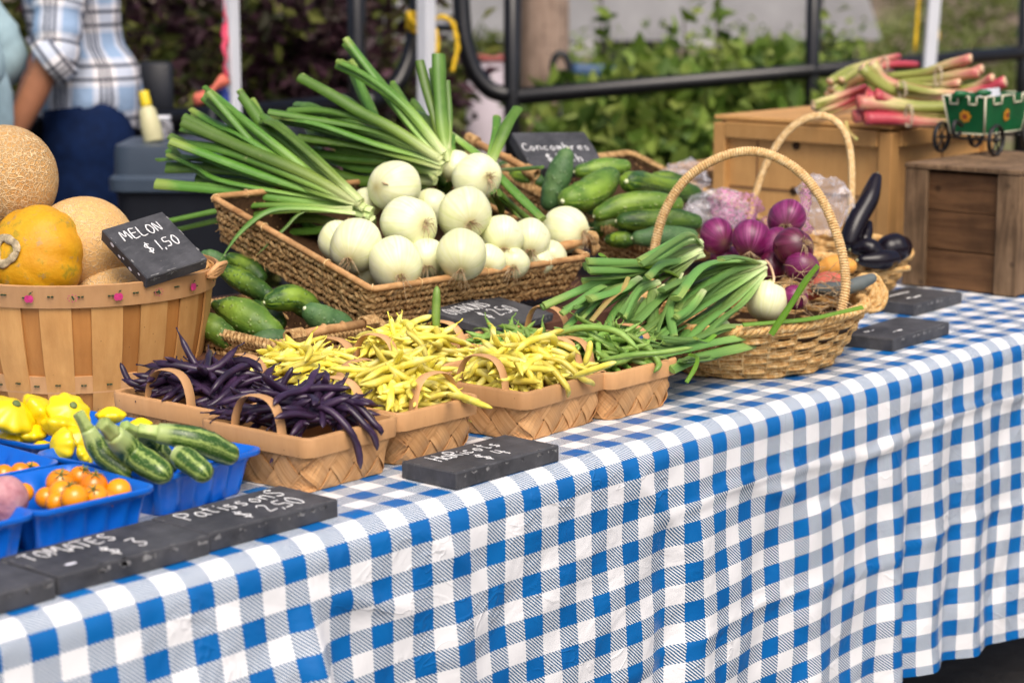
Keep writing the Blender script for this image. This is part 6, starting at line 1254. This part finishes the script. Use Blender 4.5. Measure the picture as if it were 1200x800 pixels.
# grey bin with bottle and jar on its lid
bp = atd(214, 160, 5.4); zt = float(bp[2]); t = thing('storage_bin', V3(bp[0], bp[1], 0), 'tall grey plastic bin with a lipped lid behind the melon basket', 'bin'); m = MB(); R = []
for k, z in ((.72, 0), (.74, .01), (.93, zt-.14), (.95, zt-.13)): P, N = rrect(.165*k, .17*k, .05, 6); R.append(np.c_[P, np.full(len(P), z)] @ rotz(YAW-PI/2).T+V3(bp[0], bp[1], 0))
m.loft(R); m.build('body', 'dark_plastic', t, auto=50); m = MB(); R = []
for k, z in ((.97, zt-.13), (1.03, zt-.125), (1.03, zt-.095), (.96, zt-.085), (.95, zt-.03), (.93, zt-.012), (.80, zt-.010)): P, N = rrect(.165*k, .17*k, .05, 6); R.append(np.c_[P, np.full(len(P), z)] @ rotz(YAW-PI/2).T+V3(bp[0], bp[1], 0))
m.loft(R); m.build('lid', 'grey_plastic', t, auto=40)
b0 = atd(180, 150, 5.35); b1 = atd(168, 107, 5.35); b0[2] = zt-.010; ax = (b1-b0)/np.linalg.norm(b1-b0); t = thing('squeeze_bottle', b0, 'pale squeeze bottle with yellow cap on the grey bin', 'bottle'); L = np.linalg.norm(b1-b0)
m = MB(); lathe(m, [(.024, 0), (.026, .004), (.026, L*.35), (.021, L*.62), (.013, L*.70)], 18, frame_z(ax), b0); m.build('body', 'bottle_white', t); m = MB(); lathe(m, [(.014, L*.70), (.0145, L*.74), (.013, L*.98), (.012, L)], 16, frame_z(ax), b0); m.build('cap', 'bottle_yellow', t)
j = atd(190, 146, 5.42); j[2] = zt-.010; t = thing('glass_jar', j, 'small clear jar behind the squeeze bottle', 'jar'); m = MB(); lathe(m, [(.026, 0), (.028, .005), (.028, .04), (.022, .05)], 18, None, j); m.build('jar_body', 'clear_plastic', t); m = MB(); lathe(m, [(.023, .050), (.023, .062)], 18, None, j); m.build('lid', 'white_pole', t)
h0 = gp(183, 6.2); zz = float(atd(185, 120, 6.2)[2]); t = thing('camp_chair', h0, 'black folding chair standing behind the grey bin', 'chair')
MB().box((h0[0], h0[1], zz+.02), (.05, .10, .20), rotz(YAW), bev=.02).build('backrest', 'dark_plastic', t); MB().box((h0[0]-.2, h0[1]-.15, .44), (.42, .42, .03), rotz(YAW), bev=.01).build('seat', 'dark_plastic', t)
for sx in (-1, 1):
    for sy in (-1, 1):
        c = h0+V3(-.2, -.15, 0)+rotz(YAW) @ V3(sx*.19, sy*.19, 0); MB().tube([V3(c[0], c[1], 0), V3(c[0], c[1], .44 if sx < 0 else zz)], .012, 8).build('leg', 'dark_plastic', t)
g0 = gp(262, 6.4); zz = float(atd(262, 128, 6.4)[2]); t = thing('storage_tub', g0, 'low dark plastic tub on legs behind the onion leaves', 'tub'); MB().box((g0[0], g0[1], zz-.10), (.5, .5, .16), rotz(YAW), bev=.03).build('shell', 'dark_plastic', t)
for sx in (-1, 1):
    for sy in (-1, 1): c = g0+rotz(YAW) @ V3(sx*.2, sy*.2, 0); MB().tube([V3(c[0], c[1], 0), V3(c[0], c[1], zz-.17)], .015, 8).build('leg', 'dark_plastic', t)
cp = gp(128, 8.0); zz = float(atd(128, 31, 7.2)[2]); q0 = atd(128, 31, 7.2); t = thing('notice_board', V3(q0[0], q0[1], 0), 'cream board on a post behind the plaid shirt', 'board'); MB().box((q0[0], q0[1], zz+.30), (.012, .055, .60), rotz(YAW), bev=.002).build('panel', 'cream_panel', t, smooth=False); MB().tube([V3(q0[0], q0[1], 0)+DV*.03, V3(q0[0], q0[1], zz+.2)+DV*.03], .02, 8).build('post', 'bark', t)

# ================================================================== PEOPLE
def person(px, d, face, label, shirt, plaid_uv, cuff, pose, trouser='navy_cloth', lean=0.0):
    """stands facing left in the picture; local x forward, y to its left (our side), z up"""
    base = gp(px, d); base[2] = 0; R = np.array([face, np.cross(V3(0, 0, 1), face), V3(0, 0, 1)]).T
    W = lambda p: np.asarray(p, float) @ R.T + base
    t = thing('person', base, label, 'person', None)
    sh, el, wr, hd = pose['sh'], pose['el'], pose['wr'], pose['hd']
    # one continuous body: skin modifier over a skeleton
    vs = [(0, 0, .93), (.01, 0, 1.12), (.03, 0, 1.32), (.04, 0, 1.43), (.045, 0, 1.50), (.06, 0, 1.58), (.07, 0, 1.66), (.05, 0, 1.74)]; rad_s = [.12, .095, .10, .085, .055, .075, .088, .05]; ed = [(i, i+1) for i in range(7)]
    def chain(start, pts_, rs_):
        p_ = start
        for q, r in zip(pts_, rs_): vs.append(tuple(q)); rad_s.append(r); ed.append((p_, len(vs)-1)); p_ = len(vs)-1
        return p_
    far = lambda q: (q[0]*.8+.02, -q[1], q[2])
    for f in (lambda q: q, far):
        w = chain(3, [f(sh), f(tuple((np.array(sh)+el)/2)), f(el), f(tuple((np.array(el)+wr)/2)), f(wr), f(hd)], [.055, .050, .042, .040, .029, .034])
        hv = np.array(f(hd)); fv = hv-np.array(f(wr)); fv /= np.linalg.norm(fv)
        for k, (oy, L) in enumerate(((-.03, .060), (-.01, .072), (.01, .070), (.028, .056))): sd = np.cross(fv, (0, 1, 0)); b = hv+sd*oy; chain(w, [tuple(b+fv*.03), tuple(b+fv*(.03+L*.55)+V3(.006, 0, 0)), tuple(b+fv*(.03+L)+V3(.016, 0, -.004))], [.011, .0095, .007])
        chain(w, [tuple(hv-fv*.01+V3(.035, 0, 0)), tuple(hv+fv*.03+V3(.05, 0, 0))], [.012, .009])
    for s in (1, -1): chain(0, [(.0, .095*s, .84), (.02, .10*s, .50), (-.01, .10*s, .09), (.10, .11*s, .035)], [.095, .062, .045, .035])
    vs.append((.155, 0, 1.65)); rad_s.append(.016); ed.append((6, len(vs)-1))
    me = bpy.data.meshes.new('body'); me.from_pydata([tuple(W(v)-base) for v in vs], ed, []); o = bpy.data.objects.new('body', me); col.objects.link(o)
    md = o.modifiers.new('s', 'SKIN'); o.modifiers.new('u', 'SUBSURF').levels = 2
    for i, sv in enumerate(me.skin_vertices[0].data): sv.radius = (rad_s[i], rad_s[i]); sv.use_root = i == 0
    dg = bpy.context.evaluated_depsgraph_get(); dg.update(); nm = bpy.data.meshes.new_from_object(o.evaluated_get(dg)); col.objects.unlink(o); bpy.data.objects.remove(o)
    nm.materials.clear(); nm.materials.append(MAT['skin']); nm.polygons.foreach_set('use_smooth', [True]*len(nm.polygons)); o = bpy.data.objects.new('body', nm); col.objects.link(o); o.parent = t; ORG[o.name] = base
    e = MB()
    for s in (1, -1): lathe(e, sphere_prof(.011, 8), 12, None, W((.137, .032*s, 1.685)))
    e.build('eyes', 'paper', t); mo = MB().tube([W((.140, y, 1.607-abs(y)*.1)) for y in np.linspace(-.022, .022, 7)], .004, 6); mo.build('mouth', 'coral_fabric', t)
    e = MB()
    for s in (1, -1): e.tube([W((.055, .086*s, 1.69)), W((.05, .097*s, 1.665)), W((.06, .088*s, 1.64))], [.008, .014, .008], 8)
    e.build('ears', 'skin', t)
    h = MB(); lathe(h, sphere_prof(1, 14), 26); Vh = h.v[0]; h.v[0] = W(np.c_[Vh[:, 0]*.105+.035, Vh[:, 1]*.093, Vh[:, 2]*.10+1.715]+np.c_[-.02*(Vh[:, 2] < 0), 0*Vh[:, 0], 0*Vh[:, 0]]); h.build('hair', 'hair', t)
    # clothes: shirt and sleeves, trousers, shoes
    def tor(rows, name, mat, n=48, hem=None, fold=.006, thick=True):
        Rg = []; U = []; A_ = np.arange(n)/n*2*PI
        for i, (z, xc, rx, ry) in enumerate(rows):
            fx = 1+fold/rx*np.sin(A_*9+z*14)*np.cos(z*23+A_*2)+fold/rx*.8*np.sin(A_*4-z*31); zz_ = np.full(n, z)+(hem(A_) if hem is not None and i < 3 else 0)*(1 if i < 2 else .5)
            Rg.append(W(np.c_[xc+rx*fx*np.cos(A_), ry*fx*np.sin(A_), zz_])); U.append(np.c_[A_*.155, zz_])
        m_ = MB(); m_.loft(Rg, True, False, True, np.array(U)); return m_.build(name, mat, t)
    tor([(.945, -.018, .150, .192), (.95, -.018, .155, .196), (.99, -.02, .162, .20), (1.04, -.022, .158, .195), (1.09, -.022, .150, .188), (1.12, -.012, .138, .180), (1.15, .0, .126, .176), (1.20, .008, .130, .180), (1.30, .02, .142, .190), (1.38, .03, .136, .188), (1.43, .04, .10, .15), (1.465, .045, .066, .075)], 'shirt', shirt, hem=lambda a: -.045*np.maximum(0, -np.cos(a))**2+.035*np.abs(np.sin(a))**4-.01*np.maximum(0, np.cos(a)))
    for f in (lambda q: q, far):
        s_, e_, w_ = np.array(f(sh)), np.array(f(el)), np.array(f(wr)); end = s_+(e_-s_)*cuff if cuff <= 1 else e_+(w_-e_)*(cuff-1)
        pts_ = [s_*.75+np.array([.04, 0, 1.42])*.25, s_, (s_+e_)/2]+([e_+V3(-.012, 0, 0), (e_+end)/2, end] if cuff > 1 else [end]); P = smoothpath(pts_, 30); q = np.linspace(0, 1, 30)
        rr_ = np.interp(q, [0, .2, .55, .85, 1], [.085, .080, .070, .062, .060])*(1+.05*np.sin(q*38)+.03*np.sin(q*71)); m_ = MB(); m_.tube(W(P), rr_, 22, 1.0, up=R @ V3(0, 1, 0), uvm=True); m_.build('sleeve', shirt, t)
        if plaid_uv: c_ = P[-1]; dv = P[-1]-P[-3]; dv /= np.linalg.norm(dv); m_ = MB(); m_.tube(W(np.array([c_-dv*.050, c_-dv*.045, c_-dv*.01, c_+dv*.012, c_+dv*.014])), [.061, .070, .071, .069, .058], 22, 1.0, up=R @ V3(.4, .6, 0), uvm=True); m_.build('rolled_cuff', shirt, t)
    for s in (1, -1):
        P = smoothpath([(-.005, .085*s, .98), (-.012, .092*s, .86), (.015, .10*s, .50), (-.005, .10*s, .20), (.0, .10*s, .07)], 26); q = np.linspace(0, 1, 26); m_ = MB(); m_.tube(W(P), np.interp(q, [0, .12, .3, .55, 1], [.118, .135, .118, .085, .075])*(1+.02*np.sin(q*50+s)), 22, up=R @ V3(0, 1, 0)); m_.build('trouser_leg', trouser, t)
        m_ = MB(); m_.tube(W(np.array([(-.075, .10*s, .045), (-.05, .10*s, .055), (.04, .105*s, .055), (.12, .11*s, .045), (.185, .112*s, .035), (.20, .112*s, .03)])), [.02, .045, .05, .046, .036, .012], 14, .85); m_.build('shoe', 'shoe', t)
    return t
FACE = V3(-RT[0], -RT[1], 0)*.97+DV*(-.24); FACE /= np.linalg.norm(FACE)
person(94, 6.0, FACE, 'person in a blue plaid shirt with rolled sleeves and navy trousers', 'plaid_cloth', True, 1.06, dict(sh=(.03, .195, 1.405), el=(.085, .265, 1.125), wr=(.20, .24, .90), hd=(.245, .235, .80)))
person(-70, 5.55, V3(-RT[0], -RT[1], 0), 'person in a pale blue long sleeved top at the edge of the stall', 'pale_blue_cloth', False, 1.92, dict(sh=(.0, .19, 1.40), el=(-.155, .235, 1.125), wr=(.03, .26, 1.03), hd=(.11, .255, 1.01)))

# ================================================================== LIGHT
w = bpy.data.worlds.new('World'); scene.world = w; w.use_nodes = True; nt = w.node_tree; nt.nodes.clear()
sk = nt.nodes.new('ShaderNodeTexSky'); sk.sky_type = 'NISHITA'; sk.sun_disc = False
SUN_EL = rad(54)
sd = V3(-.55, -.83, 0); sd /= np.linalg.norm(sd); sdir = sd*math.cos(SUN_EL)+V3(0, 0, math.sin(SUN_EL))
sk.sun_elevation = SUN_EL; sk.sun_rotation = math.atan2(sdir[0], sdir[1]); sk.air_density = .6; sk.dust_density = 5.0; sk.ozone_density = 0
bg = nt.nodes.new('ShaderNodeBackground'); bg.inputs[1].default_value = .115; wo = nt.nodes.new('ShaderNodeOutputWorld'); nt.links.new(sk.outputs[0], bg.inputs[0]); nt.links.new(bg.outputs[0], wo.inputs[0])
ld = bpy.data.lights.new('sun', 'SUN'); ld.energy = 1.1; ld.angle = rad(40); ld.color = (1, .94, .85); lo = bpy.data.objects.new('sun', ld); col.objects.link(lo)
lo.rotation_euler = Vector(sdir).to_track_quat('Z', 'Y').to_euler(); lo.location = (0, 0, 8)
vs_ = scene.view_settings; vs_.view_transform = 'Standard'; vs_.look = 'None'; vs_.gamma = 1; vs_.use_curve_mapping = False; vs_.exposure = .80
scene.cycles.max_bounces = 8; scene.cycles.transparent_max_bounces = 16
